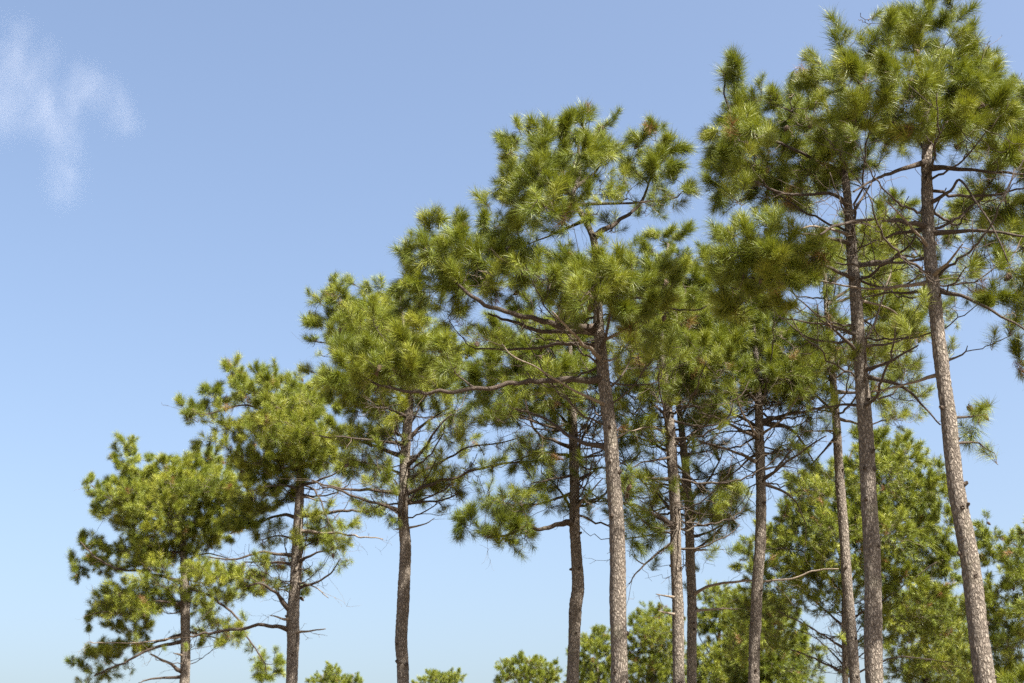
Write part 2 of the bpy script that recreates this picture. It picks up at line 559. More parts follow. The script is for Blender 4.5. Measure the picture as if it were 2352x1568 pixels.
    for b in blobs:
        bx, by, rx, ry = b[:4]
        dy = b[4] if len(b) > 4 else 0.0
        dens = b[5] if len(b) > 5 else 1.0
        m = mpp(by, Y)
        rx, ry = rx * swell, ry * swell
        bl.append((np.array(at(bx, by, Y + dy)), rx * m, ry * m, max(rx, ry) * m * 1.1, dens))
        if g.random() < front:
            f = g.uniform(0.6, 0.9)
            bl.append((np.array(at(cx + (bx - cx) * f, cyy + (by - cyy) * f, Y + dy - g.uniform(0.3, 1.0))), rx * m, ry * m, max(rx, ry) * m * 1.1, dens * 0.8))
        if g.random() < back:
            f = g.uniform(0.72, 0.92)
            bl.append((np.array(at(cx + (bx - cx) * f, cyy + (by - cyy) * f + 0.15 / m * 0.3, Y + dy + g.uniform(0.8, deep))), rx * m, ry * m, max(rx, ry) * m * 1.2, dens * 0.8))
    base_n = len(npos)
    npos, ndir, nrad, nid = list(npos), list(ndir), list(nrad), list(nid)
    tips = []          # needle tufts
    sparse = set()
    sprays = []        # the branchlets that carry them
    NP = np.array(npos)
    def nearest(p, lo=0, pen=None):
        A = np.array(npos[lo:])
        d = p - A
        dist = np.linalg.norm(d, axis=1)
        # prefer parents that lie inward and below, so that wood grows outward
        D = np.array(ndir[lo:])
        cosv = (d * D).sum(1) / (dist + 1e-6)
        cost = dist * (1.35 - 0.35 * cosv) + (0.0 if pen is None else pen)
        i = int(np.argmin(cost))
        return lo + i
    def grow(i, target, enddir, r0, r1, n, wig, mb_, sides_, add=True, sag=0.0):
        p, d = npos[i], ndir[i]
        dist = np.linalg.norm(target - p)
        d0 = unit(d * 0.7 + unit(target - p)) * dist * 0.9 + np.array([0, 0, -sag * dist])
        q = hermite(p, d0, target, enddir * dist * 0.8, n, wig)
        mb_.tube(q, np.linspace(r0, r1, n), sides_, False)
        if add:
            tg = np.gradient(q, axis=0)
            for k in range(1, n):
                npos.append(q[k]); ndir.append(unit(tg[k])); nrad.append(r0 + (r1 - r0) * k / (n - 1)); nid.append(nid[i])
        return q
    trunk_extra = []
    cells = {}
    gs = pack * tsize
    def free_spot(t, k_=1.0):
        g2 = (gs * k_) ** 2
        k = tuple(int(math.floor(q / gs)) for q in t)
        for a in (-1, 0, 1):
            for b in (-1, 0, 1):
                for c_ in (-1, 0, 1):
                    for q in cells.get((k[0] + a, k[1] + b, k[2] + c_), ()):
                        if (q[0] - t[0]) ** 2 + (q[1] - t[1]) ** 2 + (q[2] - t[2]) ** 2 < g2:
                            return False
        cells.setdefault(k, []).append(t)
        return True
    order = sorted(range(len(bl)), key=lambda k: np.min(np.linalg.norm(NP - bl[k][0], axis=1)))
    for k in order:
        c, rx, ry, rz, dens = bl[k]
        core = c - np.array([0, 0, ry * 0.45])
        i = nearest(core)
        dist = np.linalg.norm(core - npos[i])
        lid = nid[i]
        if lid < 0:
            trunk_extra.append(MB()); branch_mb.append([trunk_extra[-1], False]); lid = len(branch_mb) - 1
        mb_ = branch_mb[lid][0]
        start = len(npos)
        if dist > 0.12:
            r0 = min(nrad[i] * 0.8, 0.010 + 0.012 * dist)
            old = nid[i]; nid[i] = lid
            grow(i, core, unit(unit(core - npos[i]) + np.array([0, 0, 0.5])), r0, max(0.006, r0 * 0.55), max(5, int(dist / 0.1)), 0.015, mb_, 6 if not far else 4)
            nid[i] = old
        sx, sy, sz = (max(0.05, q - 0.05 * tsize) for q in (rx, ry, rz))
        ntuft = max(1, int(round(dens * density * 5.0 * math.pi * (rx + 0.03) * (ry + 0.03) / (0.085 * tsize * tsize))))
        # side shoots
        for _ in range(max(1, ntuft // 6)):
            dv = unit(nr.normal(0, 1, 3) + np.array([0, 0, 0.2]))
            t = c + dv * np.array([sx, sz, sy]) * 0.55
            j = nearest(t)
            if nid[j] < 0: 
                j = len(npos) - 1 if dist > 0.12 else j
            mm = branch_mb[nid[j]][0] if nid[j] >= 0 else mb_
            dd = np.linalg.norm(t - npos[j])
            if dd > 0.06:
                r0 = min(nrad[j] * 0.85, 0.012)
                grow(j, t, unit(unit(t - npos[j]) + np.array([0, 0, 0.6])), r0, 0.005, max(4, int(dd / 0.09)), 0.02, mm, 4)
        thin = dens < 0.86
        ncl = max(1, int(round(ntuft / (4.2 if not thin else 2.2))))
        for _ in range(ncl):
            ok = False
            for __ in range(12):
                dv = unit(nr.normal(0, 1, 3))
                rad_ = nr.random() ** 0.42 * (1.0 if nr.random() < 0.78 else 1.3)
                t = c + dv * np.array([sx, sz, sy]) * rad_
                if 0.7 * noise.noise(Vector(t) * 1.4 + Vector((seed * 3.3, 0, 0))) + 0.6 * noise.noise(Vector(t) * 3.3) < gap:
                    continue
                if free_spot(t, 0.8 if thin else 1.0):
                    ok = True
                    break
            if not ok:
                continue
            up = 0.75 if dv[2] > -0.3 else 0.3
            e = unit(dv * 0.8 + np.array([0, 0, up]) + nr.normal(0, 0.28, 3) + unit(t - P[-1]) * 0.25)
            sprays.append((t, e))
            k_t = g.choice((2, 3, 4, 4, 5, 6)) if not thin else g.choice((1, 1, 2, 3))
            for q_ in range(k_t):
                off = nr.normal(0, 1, 3)
                off -= e * (off @ e) * 0.5
                off = off * 0.085 * tsize
                tt = t + off + e * g.uniform(-0.05, 0.14) * tsize if q_ else t + e * 0.1 * tsize
                tips.append((tt, unit(e + off / (0.085 * tsize) * 0.42 + np.array([0, 0, 0.1])), t - e * 0.16 * tsize))
                if thin:
                    sparse.add(id(tips[-1]))
    tips += [(t, e, None) for t, e in extra_tips]
    if clear:      # gaps in the crown through which the sun reaches the trunk of the central pine
        sd = np.array(sun_dir)
        C = np.array([np.array(at(*q)) for q in clear])
        keep = []
        for tp3 in tips:
            t, e, b_ = tp3
            d = t + e * 0.05 - C
            along = d @ sd
            off = np.linalg.norm(d - along[:, None] * sd, axis=1)
            if not np.any((off < 0.34) & (along > 0)):
                keep.append(tp3)
        tips = keep
    # --- last twigs and tufts
    A = np.array(npos); A_r = np.array(nrad)
    nn = 6 if not far else 4
    for t, e in sprays:
        b0 = t - e * 0.16 * tsize
        d = np.linalg.norm(A - b0, axis=1)
        i = int(np.argmin(d))
        if d[i] > 0.02:
            q = hermite(A[i], unit(unit(b0 - A[i]) + nr.normal(0, 0.35, 3) + np.array([0, 0, -0.25])) * d[i], b0, e * d[i] * 1.1, nn, 0.012)
            r0 = min(0.009, max(0.005, A_r[i] * 0.6))
            twigs.tube(q, np.linspace(r0, 0.0045, len(q)), 3, False)
    for t, e, b0 in tips:
        if b0 is None:
            continue
        d = np.linalg.norm(t - b0)
        q = hermite(b0, unit(t - b0 + nr.normal(0, 0.03, 3)) * d, t, e * d, 4)
        twigs.tube(q, np.linspace(0.005, 0.0035, 4), 3, False)
    lobj = []
    for mb, is_dead in branch_mb:
        if mb.v:
            m2 = bpy.data.meshes.new("branch")
            m2.from_pydata(np.concatenate(mb.v).tolist(), [], mb.f)
            m2.materials.append(DEAD if is_dead else LIMB)
            m2.polygons.foreach_set("use_smooth", [True] * len(m2.polygons))
            lobj.append(link("branch", m2))
        else:
            lobj.append(None)
    # short dead stubs: broken branches
    if twigs.v:
        m2 = bpy.data.meshes.new("twigs")
        m2.from_pydata(np.concatenate(twigs.v).tolist(), [], twigs.f)
        m2.materials.append(TWIG)
        m2.polygons.foreach_set("use_smooth", [True] * len(m2.polygons))
        link("twigs", m2, "stuff")
    n = len(tips)
    tint = np.zeros(n); rot = np.zeros((n, 3)); scl = np.zeros(n); idx = np.zeros(n, int)
    for k, (t, e, _b) in enumerate(tips):
        q = Vector(e).to_track_quat('Z', 'Y')
        q = q @ Vector((0, 0, 1)).rotation_difference(Vector((0, 0, 1)))
        from mathutils import Quaternion
        q = q @ Quaternion((0, 0, 1), g.uniform(0, 6.28))
        rot[k] = q.to_euler()
        scl[k] = g.uniform(0.66, 1.18) * tsize
        tint[k] = 0.5 + hue + 0.35 * noise.noise(Vector(t) * 0.9) + 0.25 * noise.noise(Vector(t) * 2.7) + 0.08 * e[2]  # last term paints slight shading: upward tufts tinted lighter, drooping ones darker
        u = g.random()
        idx[k] = 4 if u < dry else (3 if u < (0.75 if id(tips[k]) in sparse else 0.16) else g.randrange(3))
    m3 = bpy.data.meshes.new("needles")
    m3.from_pydata([tuple(t) for t, e, _b in tips], [], [])
    for nm, tp_, arr, prop in (("rot", 'FLOAT_VECTOR', rot.ravel(), "vector"), ("scl", 'FLOAT', scl, "value"), ("tint", 'FLOAT', tint, "value"), ("idx", 'INT', idx, "value")):
        a = m3.attributes.new(nm, tp_, 'POINT')
        a.data.foreach_set(prop, arr.tolist())
    o = link("needles", m3, "stuff")
    o.modifiers.new("scatter", 'NODES').node_group = FAR_GN if far else NEAR_GN
    for _ in range(knots):
        z = g.uniform(p0[2] - 0.3, p0[2] + 5.0)
        c, r_ = trunk_near(np.array([0, 0, z]))
        a = R(g.uniform(180, 360))
        k_ = link("branch_stub", STUB_ME)
        k_.location = Vector((c[0] + math.cos(a) * r_ * 1.0, c[1] + math.sin(a) * r_ * 1.0, z))
        k_.rotation_euler = Vector((math.cos(a), math.sin(a), g.uniform(-0.1, 0.5))).to_track_quat('Z', 'Y').to_euler()
        q_ = g.uniform(0.7, 1.2)
        k_.scale = (q_, q_, g.uniform(0.5, 1.6))
    # cones hang near the ends of the side shoots
    cand = list(range(base_n, len(npos)))
    for _ in range(cones if cand else 0):
        i = g.choice(cand)
        c_ = link("pine_cone", CONE_ME)
        if nid[i] >= 0 and lobj[nid[i]] is not None:
            c_.parent = lobj[nid[i]]
            c_.matrix_parent_inverse.identity()
        off = nr.normal(0, 0.012, 3)
        c_.location = Vector(npos[i] + off)
        c_.rotation_euler = (g.uniform(-0.9, 0.9), g.uniform(-0.9, 0.9), g.uniform(0, 6.28))
        s = g.uniform(0.95, 1.4)
        c_.scale = (s, s, s)
    STATS[0] += n; STATS[1] += len(twigs.f) * 2
    return root

# @@TREES@@
# nearest pine on the right, its crown running out of the picture
pine("nearest tall pine at the right edge, grey trunk leaning left under the highest crown", 18.1,
 [(2262,1568,52),(2228,1300,46),(2195,1100,41),(2165,860,36),(2140,620,32),(2130,480,30),(2127,380,26),(2132,300,20),(2120,200,13),(2100,110,9),(2090,40,6)],
 [(10,[(2123,372),(2050,395,-.4),(2010,412,-.7),(1960,440,-1)]),
  (11,[(2118,520),(2070,510,-.3),(2018,505,-.6),(1938,512,-1),(1885,540,-1.3)]),
  (9,[(2118,525),(2048,540,.5),(1968,570,1.0)]),
  (6,[(2123,570),(2075,500,-.5),(2018,445,-.9)],'d'),
  (9,[(2123,648),(2060,658,.3),(1990,662,.7),(1855,640,1.2)],'d'),
  (7,[(2123,668),(2050,672,.5),(1978,685,1)]),
  (10,[(2143,385),(2218,388,-.3),(2300,397,-.6),(2370,400,-.8)]),
  (9,[(2148,535),(2268,530,-.4),(2350,543,-.6),(2430,555,-.8)]),
  (8,[(2143,470),(2180,440,-.3),(2208,415,-.5),(2268,500,-.8),(2313,600,-.9)]),
  (8,[(2146,635),(2180,600,-.5),(2213,560,-.9)],'d'),
  (9,[(2163,662),(2233,690,-.2),(2318,735,-.4),(2400,790,-.4)]),
  (10,[(2135,330),(2155,280,-.3),(2195,240,-.6),(2230,200,-.7)]),
  (7,[(2130,350),(2090,300,.4),(2050,260,.8)]),
  (7,[(2145,857),(2068,886,.5),(2003,899,1)],'d'),
  (5,[(2183,832),(2210,815,.2),(2223,794,.3)]),
  (5,[(2205,960),(2240,955,.2),(2265,950,.3)]),
  (5,[(2212,1020),(2240,1015,.2),(2262,1030,.3),(2285,1040,.3)])],
 [(1985,35,45,40,0),(2050,35,50,45,-.3),(2120,40,60,55,.3),(2190,30,40,50,0),(1925,110,50,42,0),(2010,110,70,60,-.8),(2110,120,80,65,-1),
  (2195,120,60,60,-.2),(2265,100,35,35,.2),(2240,160,50,50,.5),(1905,170,60,45,-.3),(1990,200,80,60,-1.2),(2090,210,80,60,-1.2),(2180,200,80,60,-.8),
  (2270,190,60,60,0),(2310,230,60,60,.3),(2260,265,70,60,-.8),(2330,300,60,60,-.5),(2205,280,60,50,-1),(2290,345,60,45,-.6),
  (2345,365,50,50,0),(2390,250,60,80,0),(2400,340,60,70,.3),(2050,270,80,45,-1),(1960,270,70,45,-1),(2120,290,45,35,-1.1),
  (2320,470,50,45,.5),(2345,550,45,55,.3),(2255,440,35,30,1,.8),(2300,540,45,38,.1,.8),(2335,610,42,42,0,.9),(2215,465,35,30,.9,.8),(2285,420,40,30,.2,.8),(2260,580,35,30,.5,.6),(2400,480,40,40,.3,.6),
  (2290,680,55,45,0,.9),(2340,650,40,50,0),(2240,660,35,28,.2,.7),(2345,730,35,40,0,.9),(2275,785,30,16,0,.8),(2315,760,40,30,0,.5),
  (2245,955,25,18,.3,.8),(2230,1000,25,25,.3,.6),(2275,1045,22,14,.3,.8)], 21, density=1.5, pack=.29, cones=26, dry=.02, front=0, deep=3.0, back=.6, snags=(8,380,700,.3), knots=10, clear=[(1421, y, 21.3) for y in [*range(1330, 1575, 11), 1020, 1035, 1130, 1145, 1225, 1240]])

pine("second tall pine from the right edge, straight trunk and crown leaning out to the left", 19.6,
 [(2008,1568,45),(2003,1300,42),(1992,1050,38),(1978,850,33),(1968,700,30),(1957,580,27),(1948,470,21),(1932,350,14),(1900,250,9),(1880,200,6)],
 [(9,[(1945,475),(1913,445,-.2),(1828,448,-.4),(1760,430,-.6),(1700,390,-.6)]),
  (10,[(1978,610),(2043,595,.5),(2118,585,1)]),
  (7,[(1962,770),(1900,745,-.3),(1800,730,-.7)]),
  (9,[(1955,640),(1890,610,-.9),(1800,590,-1.5),(1710,600,-1.6)]),
  (8,[(1950,560),(1870,540,-.9),(1780,535,-1.6)]),
  (6,[(1952,540),(1880,520,-.8),(1835,525,-1.3),(1800,540,-1.5)],'d'),
  (9,[(1990,851),(2040,832,-.4),(2108,794,-.8)]),
  (8,[(1990,862),(2068,886,-.2),(2118,930,-.3),(2160,975,-.4)]),
  (7,[(1985,794),(2050,786,.3),(2110,765,.6)]),
  (8,[(1970,815),(1930,770,-.3),(1885,735,-.5)]),
  (7,[(1980,930),(1925,930,.6),(1860,940,1)]),
  (6,[(1975,690),(2020,700,.6),(2060,720,.9),(2090,760,1)],'d'),
  (9,[(1940,400),(1880,370,0),(1800,330,-.2),(1720,300,-.2),(1670,240,-.1),(1665,180,0)]),
  (7,[(1925,320),(1850,270,-.3),(1780,240,-.3)]),
  (7,[(1948,500),(1990,440,.6),(2010,400,1)]),
  (6,[(1975,800),(2010,740,.3),(2040,640,.5),(2050,600,.6)],'d')],
 [(1665,165,32,38,0),(1745,215,42,42,0),(1690,250,45,45,0),(1825,165,28,28,.2),(1860,180,38,38,.5),(1800,235,70,45,-.3),(1690,290,55,40,0),
  (1760,295,70,50,-.6),(1850,255,70,55,-.8),(1900,285,70,50,-.8),(1650,305,32,38,.3),(1635,340,25,28,.3),(1670,375,45,38,-.3),(1650,420,32,45,-.2),
  (1720,370,60,60,0),(1800,380,80,60,.3),(1880,370,80,50,.5),(1690,455,35,25,0,.8),(1760,440,60,40,.5),(1850,440,70,38,.8),(1930,400,60,40,.8),(2000,370,45,25,1,.7),
  (1740,505,38,30,-1.6),(1690,530,42,35,-1.5),(1775,515,38,38,-1.8),(1655,540,22,28,-1.2),(1720,570,60,50,-1.8),(1800,570,60,50,-1.8),(1870,570,52,42,-1.6),
  (1700,640,60,48,-1.3),(1780,640,70,48,-1.8),(1855,630,55,40,-1.6),(1910,555,22,22,-1.4),(1660,600,32,48,-1),(1690,705,55,40,-.5),(1780,700,65,35,-.8)],
 22, cones=22, dry=.02, density=1.5, pack=.29, front=.15, deep=3.0, back=.7, snags=(10,480,950,.3), knots=9, clear=[(1421, y, 21.3) for y in [*range(1330, 1575, 11), 1020, 1035, 1130, 1145, 1225, 1240]])

pine("slim pine whose thin trunk stands just left of the second pine from the right", 27.0,
 [(1963,1568,27),(1950,1384,26),(1939,1234,24),(1927,1084,22),(1918,934,19),(1910,834,16),(1900,730,12),(1895,630,9),(1900,540,6)],
 [(6,[(1914,949),(1848,884,-.4),(1810,850,-.6)]),(5,[(1916,989),(1848,990,-.4)],'d'),(7,[(1908,824),(1858,784,-.4),(1810,740,-.8)]),
  (6,[(1910,820),(1960,822,.4),(2010,830,.7)]),(7,[(1905,760),(1980,740,.6),(2060,700,.9),(2110,680,1)]),(7,[(1900,700),(1980,640,.4),(2060,560,.8),(2120,500,1)]),
  (7,[(1915,900),(1990,900,.3),(2060,890,.5),(2110,890,.5)]),(6,[(1898,660),(2040,560,1),(2200,500,1.2)]),(6,[(1900,700),(2100,640,1.2),(2210,630,1.4)]),
  (6,[(1918,960),(1990,975,.3),(2050,960,.4)]),(5,[(1912,870),(1850,860,.5),(1800,840,.8)]),(5,[(1920,1000),(1880,1050,.4),(1850,1080,.6)])],
 [(2060,470,40,35,1),(2080,530,50,38,1),(2195,480,38,38,1.2),(2230,450,30,30,1.2),(2215,620,38,48,1.3,.8),(2050,720,45,50,.6,.8),(2095,760,45,45,.7,.8),
  (2070,850,55,50,.5,.7),(2105,905,38,45,.5,.7),(2050,640,35,28,.8,.7),(1870,830,55,55,-.2,.7),(1825,860,45,40,-.4,.8),(1880,920,45,45,-.2,.6),(2060,965,45,30,.4,.7),
  (2000,900,45,45,.4,.6),(2185,710,18,45,1,.7),(1850,760,50,40,-.2,.8),(2010,800,40,40,.5,.6),(1900,600,60,45,.2),(2000,560,50,40,.6),(1940,540,50,40,.4),(2180,800,20,30,.9,.6),
  (2060,760,50,45,-2.6,.9),(2005,700,48,42,-2.8,.9),(2085,860,42,42,-2.2,.8),(2030,620,45,35,-2.2,.8),(2090,660,40,35,-2.4,.8),(2010,800,40,40,-2.4,.7),(1860,980,35,30,.2,.5),(1850,1060,25,22,.4,.5)], 23, cones=26, dead=1.6, dry=.03, back=.5, density=1.3, front=.4, snags=(14,650,1050,.35), knots=9)

pine("pine with dappled trunk and many bare dark limbs, left of the slim pine", 27.0,
 [(1730,1568,28),(1738,1384,28),(1746,1234,27),(1748,1120,25),(1745,1000,23),(1744,934,20),(1740,869,16),(1735,800,12),(1728,720,9),(1720,640,6)],
 [(8,[(1738,1064),(1678,1034,-.3),(1598,1009,-.6)]),(8,[(1738,1009),(1668,969,-.5),(1608,949,-.9)]),(7,[(1740,985),(1660,930,.3),(1600,870,.5)]),
  (8,[(1750,969),(1848,944,-.2),(1908,934,-.3)]),(8,[(1752,965),(1813,985,.3),(1848,1025,.5),(1870,1060,.6)]),(7,[(1750,1104),(1818,1054,-.4),(1898,999,-.8)]),
  (6,[(1752,1109),(1803,1130,.2),(1828,1154,.4),(1850,1200,.5)]),(6,[(1742,930),(1700,880,-.6),(1660,850,-1)]),(6,[(1742,920),(1790,870,.2),(1830,840,.4)]),
  (6,[(1740,880),(1700,800,-.2),(1660,740,-.3)]),(6,[(1740,880),(1780,820,.3),(1800,760,.5)]),(5,[(1742,1035),(1690,1080,.2),(1660,1110,.4)]),
  (5,[(1745,1080),(1790,1070,.4),(1830,1075,.6)],'d'),(5,[(1735,840),(1670,760,.5),(1600,700,.8)]),(6,[(1744,990),(1690,990,.9),(1620,1000,1.5)]),
  (5,[(1746,1010),(1700,940,-1),(1690,880,-1.5)],'d'),(5,[(1750,1000),(1800,960,-.6),(1840,900,-1)],'d')],
 [(1620,640,40,55,0),(1680,640,50,50,.5),(1640,760,65,55,0),(1720,790,75,55,.3),(1800,800,65,55,0),(1590,700,48,55,.3),(1600,820,55,38,0),(1690,850,65,35,0,.8),
  (1560,885,45,35,.3,.7),(1790,880,55,35,.5,.7),(1860,800,45,45,.5,.7),(1845,900,45,35,0,.5),(1740,690,60,50,.3),(1640,940,45,30,-.3,.45),(1600,960,40,30,.2,.4),
  (1830,1060,40,30,.3,.4),(1700,920,50,30,.3,.4),(1870,1010,30,25,-.3,.5),(1620,860,60,40,-.4),(1760,850,60,40,-.6),(1840,860,50,40,-.3,.8),(1700,720,60,50,-.4),(1780,760,60,45,-.5),(1660,800,55,45,-.7),(1890,750,45,45,.3,.8),(1660,900,50,30,-.6,.7),(1740,900,50,28,.8,.6)], 24, cones=24, dead=2.6, dry=.02, back=.6, density=1.4, front=.45, hue=-.1, snags=(20,820,1110,.3), knots=9)

pine("middle pine of the close pair right of the pale trunk, the thicker one", 26.0,
 [(1560,1568,30),(1556,1350,28),(1546,1090,27),(1540,980,25),(1528,880,20),(1517,780,15),(1520,660,10),(1535,560,6)],
 [(10,[(1545,1210),(1479,1169,-.3),(1434,1154,-.5),(1395,1150,-.6)]),(7,[(1545,1101),(1474,1096,-.3),(1429,1091,-.5)]),(6,[(1548,1240),(1484,1294,-.4),(1444,1339,-.6)]),
  (7,[(1540,1020),(1600,990,.4),(1640,960,.7)]),(6,[(1535,960),(1490,920,-.3),(1450,910,-.5)]),(6,[(1525,900),(1570,850,.3),(1590,800,.5)]),
  (5,[(1553,1372),(1530,1369,-.2),(1508,1364,-.3)],'d'),(5,[(1553,1412),(1530,1407,-.2),(1513,1403,-.3)],'d'),(6,[(1518,790),(1480,740,-.2),(1450,700,-.3)]),
  (6,[(1540,1040),(1480,1010,.5),(1430,1000,.8)]),(6,[(1540,1000),(1500,980,-.5),(1450,990,-.9)],'d'),(5,[(1545,1060),(1590,1100,.4),(1620,1120,.6)]),
  (5,[(1520,830),(1580,760,.4),(1600,720,.6)]),(5,[(1548,1180),(1500,1120,.4),(1470,1080,.7)]),(5,[(1542,1050),(1480,1060,-.4),(1440,1080,-.6)])],
 [(1545,535,36,32,.3),(1515,540,28,30,.3),(1500,590,48,35,0),(1455,590,28,28,0),(1560,600,36,38,.2),(1530,680,48,48,0),(1560,760,38,48,.2),(1500,780,55,38,.2),
  (1535,850,40,38,0,.8),(1470,850,50,40,.3,.8),(1430,900,45,35,.4,.6),(1590,660,38,48,.5),(1590,740,38,48,.4),(1460,1200,32,35,-.5,.8),(1500,1210,28,42,-.3,.8),
  (1450,1262,26,22,-.5,.6),(1488,1180,28,28,-.2,.7),(1440,1125,34,25,-.4,.6),(1500,1090,34,34,.3,.5),(1470,1000,36,28,.4,.45),(1430,1010,28,25,.6,.5),(1610,970,34,30,.5,.45),
  (1520,1260,20,25,-.4,.6),(1455,940,40,30,-.3,.7),(1480,720,50,45,-.4),(1540,640,45,40,-.5),(1590,800,45,45,-.2),(1500,900,50,35,-.3,.8),(1600,880,45,35,.3,.7),(1440,830,40,35,-.3,.8),(1590,600,30,35,.6)], 25, cones=14, dead=2.0, back=.6, density=1.4, front=.45, hue=-.1, snags=(16,880,1280,.3), knots=9)

pine("middle pine of the close pair right of the pale trunk, the thinner one behind", 29.0,
 [(1590,1568,24),(1588,1350,24),(1583,1200,22),(1575,1090,20),(1566,1000,17),(1557,900,12),(1560,800,8),(1565,720,6)],
 [(7,[(1592,1369),(1633,1344,-.3),(1718,1334,-.5),(1808,1331,-.6),(1878,1309,-.7),(1928,1306,-.8)],'d'),(6,[(1592,1404),(1640,1398,.2),(1693,1398,.3)],'d'),
  (5,[(1588,1264),(1615,1262,-.2),(1640,1264,-.3)],'d'),(7,[(1582,1155),(1633,1094,.2),(1663,1034,.4)]),(6,[(1585,1205),(1643,1134,-.3),(1680,1070,-.6)]),
  (6,[(1587,1234),(1648,1214,.3),(1708,1179,.5)]),(6,[(1588,1272),(1633,1234,-.2),(1678,1184,-.4)]),(6,[(1570,1030),(1600,990,.2),(1650,960,.3)]),
  (5,[(1580,1140),(1530,1120,.3),(1500,1110,.5)]),(5,[(1562,960),(1600,900,.3),(1640,880,.5)])],
 [(1630,1170,45,35,.2,.8),(1690,1150,38,35,.4,.7),(1640,1225,36,25,-.2,.6),(1605,1110,28,28,.3,.6),(1655,1115,35,30,.2,.7),(1560,840,60,50,.2),(1600,780,50,50,.3),
  (1530,760,50,45,.5),(1580,700,50,45,.5),(1640,1030,30,25,.3,.5),(1690,1200,28,20,.5,.5),(1610,920,45,35,.4,.6)], 26, cones=8, dead=2.2, back=.6, density=1.4, front=.4, hue=-.1, snags=(14,950,1290,.4), knots=9)

pine("shaded pine just left of the pale trunk with one low dark bough to the left", 27.0,
 [(1315,1568,30),(1320,1409,31),(1328,1345,31),(1324,1270,27),(1319,1200,26),(1320,1109,24),(1316,984,22),(1312,900,18),(1310,820,12),(1305,740,8),(1300,690,5)],
 [(12,[(1315,1199),(1280,1205,-.3),(1244,1214,-.5),(1209,1209,-.7),(1164,1229,-.9),(1120,1234,-1.1)]),
  (6,[(1315,1179),(1279,1120,.3),(1244,1084,.5)]),(8,[(1316,1029),(1274,1012,-.4),(1234,994,-.7),(1215,950,-.9),(1200,890,-1)]),
  (7,[(1320,1154),(1360,1148,-.2),(1394,1146,-.3)]),(7,[(1322,1104),(1355,1088,.2),(1384,1069,.4)]),(6,[(1320,1170),(1345,1140,-.4),(1384,1099,-.8)],'d'),
  (8,[(1318,1064),(1340,1000,.3),(1374,944,.5)]),(7,[(1316,1050),(1270,1040,.5),(1220,1045,.8),(1180,1060,1)]),(6,[(1316,980),(1260,930,.5),(1220,880,.7)]),
  (7,[(1312,920),(1260,880,-.3),(1190,850,-.5)]),(6,[(1312,900),(1350,860,.3),(1370,820,.5)]),(6,[(1318,1090),(1270,1100,-.5),(1220,1110,-.8)]),
  (6,[(1318,1130),(1260,1150,-.2),(1190,1160,-.4),(1140,1150,-.5)]),(6,[(1316,970),(1270,980,-.6),(1200,960,-1),(1140,950,-1.2)]),(5,[(1312,860),(1250,800,.3),(1200,770,.5)])],
 [(1085,1190,32,26,-1,.9),(1058,1210,26,22,-1.1,.9),(1108,1150,26,26,-.7,.8),(1130,1212,46,26,-1,1),(1170,1180,38,26,-.7,.9),(1190,1215,38,22,-.7,.9),(1212,1238,22,18,-.6,.8),
  (1190,1268,16,12,-.7,.7),(1150,1235,38,18,-.9,.9),(1100,1085,26,24,-.9,.5),(1220,1110,45,36,-.3,.8),(1250,1060,45,36,.3,.8),(1260,1150,40,30,-.1,.8),(1280,1100,36,34,.3,.7),
  (1230,1035,36,36,.3,.6),(1240,930,48,36,.2,.8),(1290,880,48,36,.3),(1200,860,48,36,-.3),(1340,900,38,36,.3,.7),(1150,900,48,34,-.8,.8),(1120,950,38,26,-1,.6),
  (1360,1075,28,26,.4,.6),(1372,1148,22,22,-.2,.6),(1250,780,68,46,.2),(1320,760,68,46,.3),(1180,800,56,46,0),(1130,830,50,40,-.2),(1220,710,50,40,.3),(1290,700,50,40,.4),(1350,830,45,40,.4),
  (1190,1060,30,22,.8,.5),(1120,860,55,40,-.6),(1180,930,50,35,-.2,.8),(1260,860,55,40,-.8),(1330,830,45,35,-.6),(1230,800,55,40,-.8),(1300,950,40,35,.2,.7),(1090,900,40,28,-.6,.8),(1150,760,45,35,0),(1370,880,30,40,.4,.7)], 27, cones=16, dead=2.0, back=.6, density=1.4, front=.45, hue=-.15, snags=(18,850,1200,.35), knots=9)

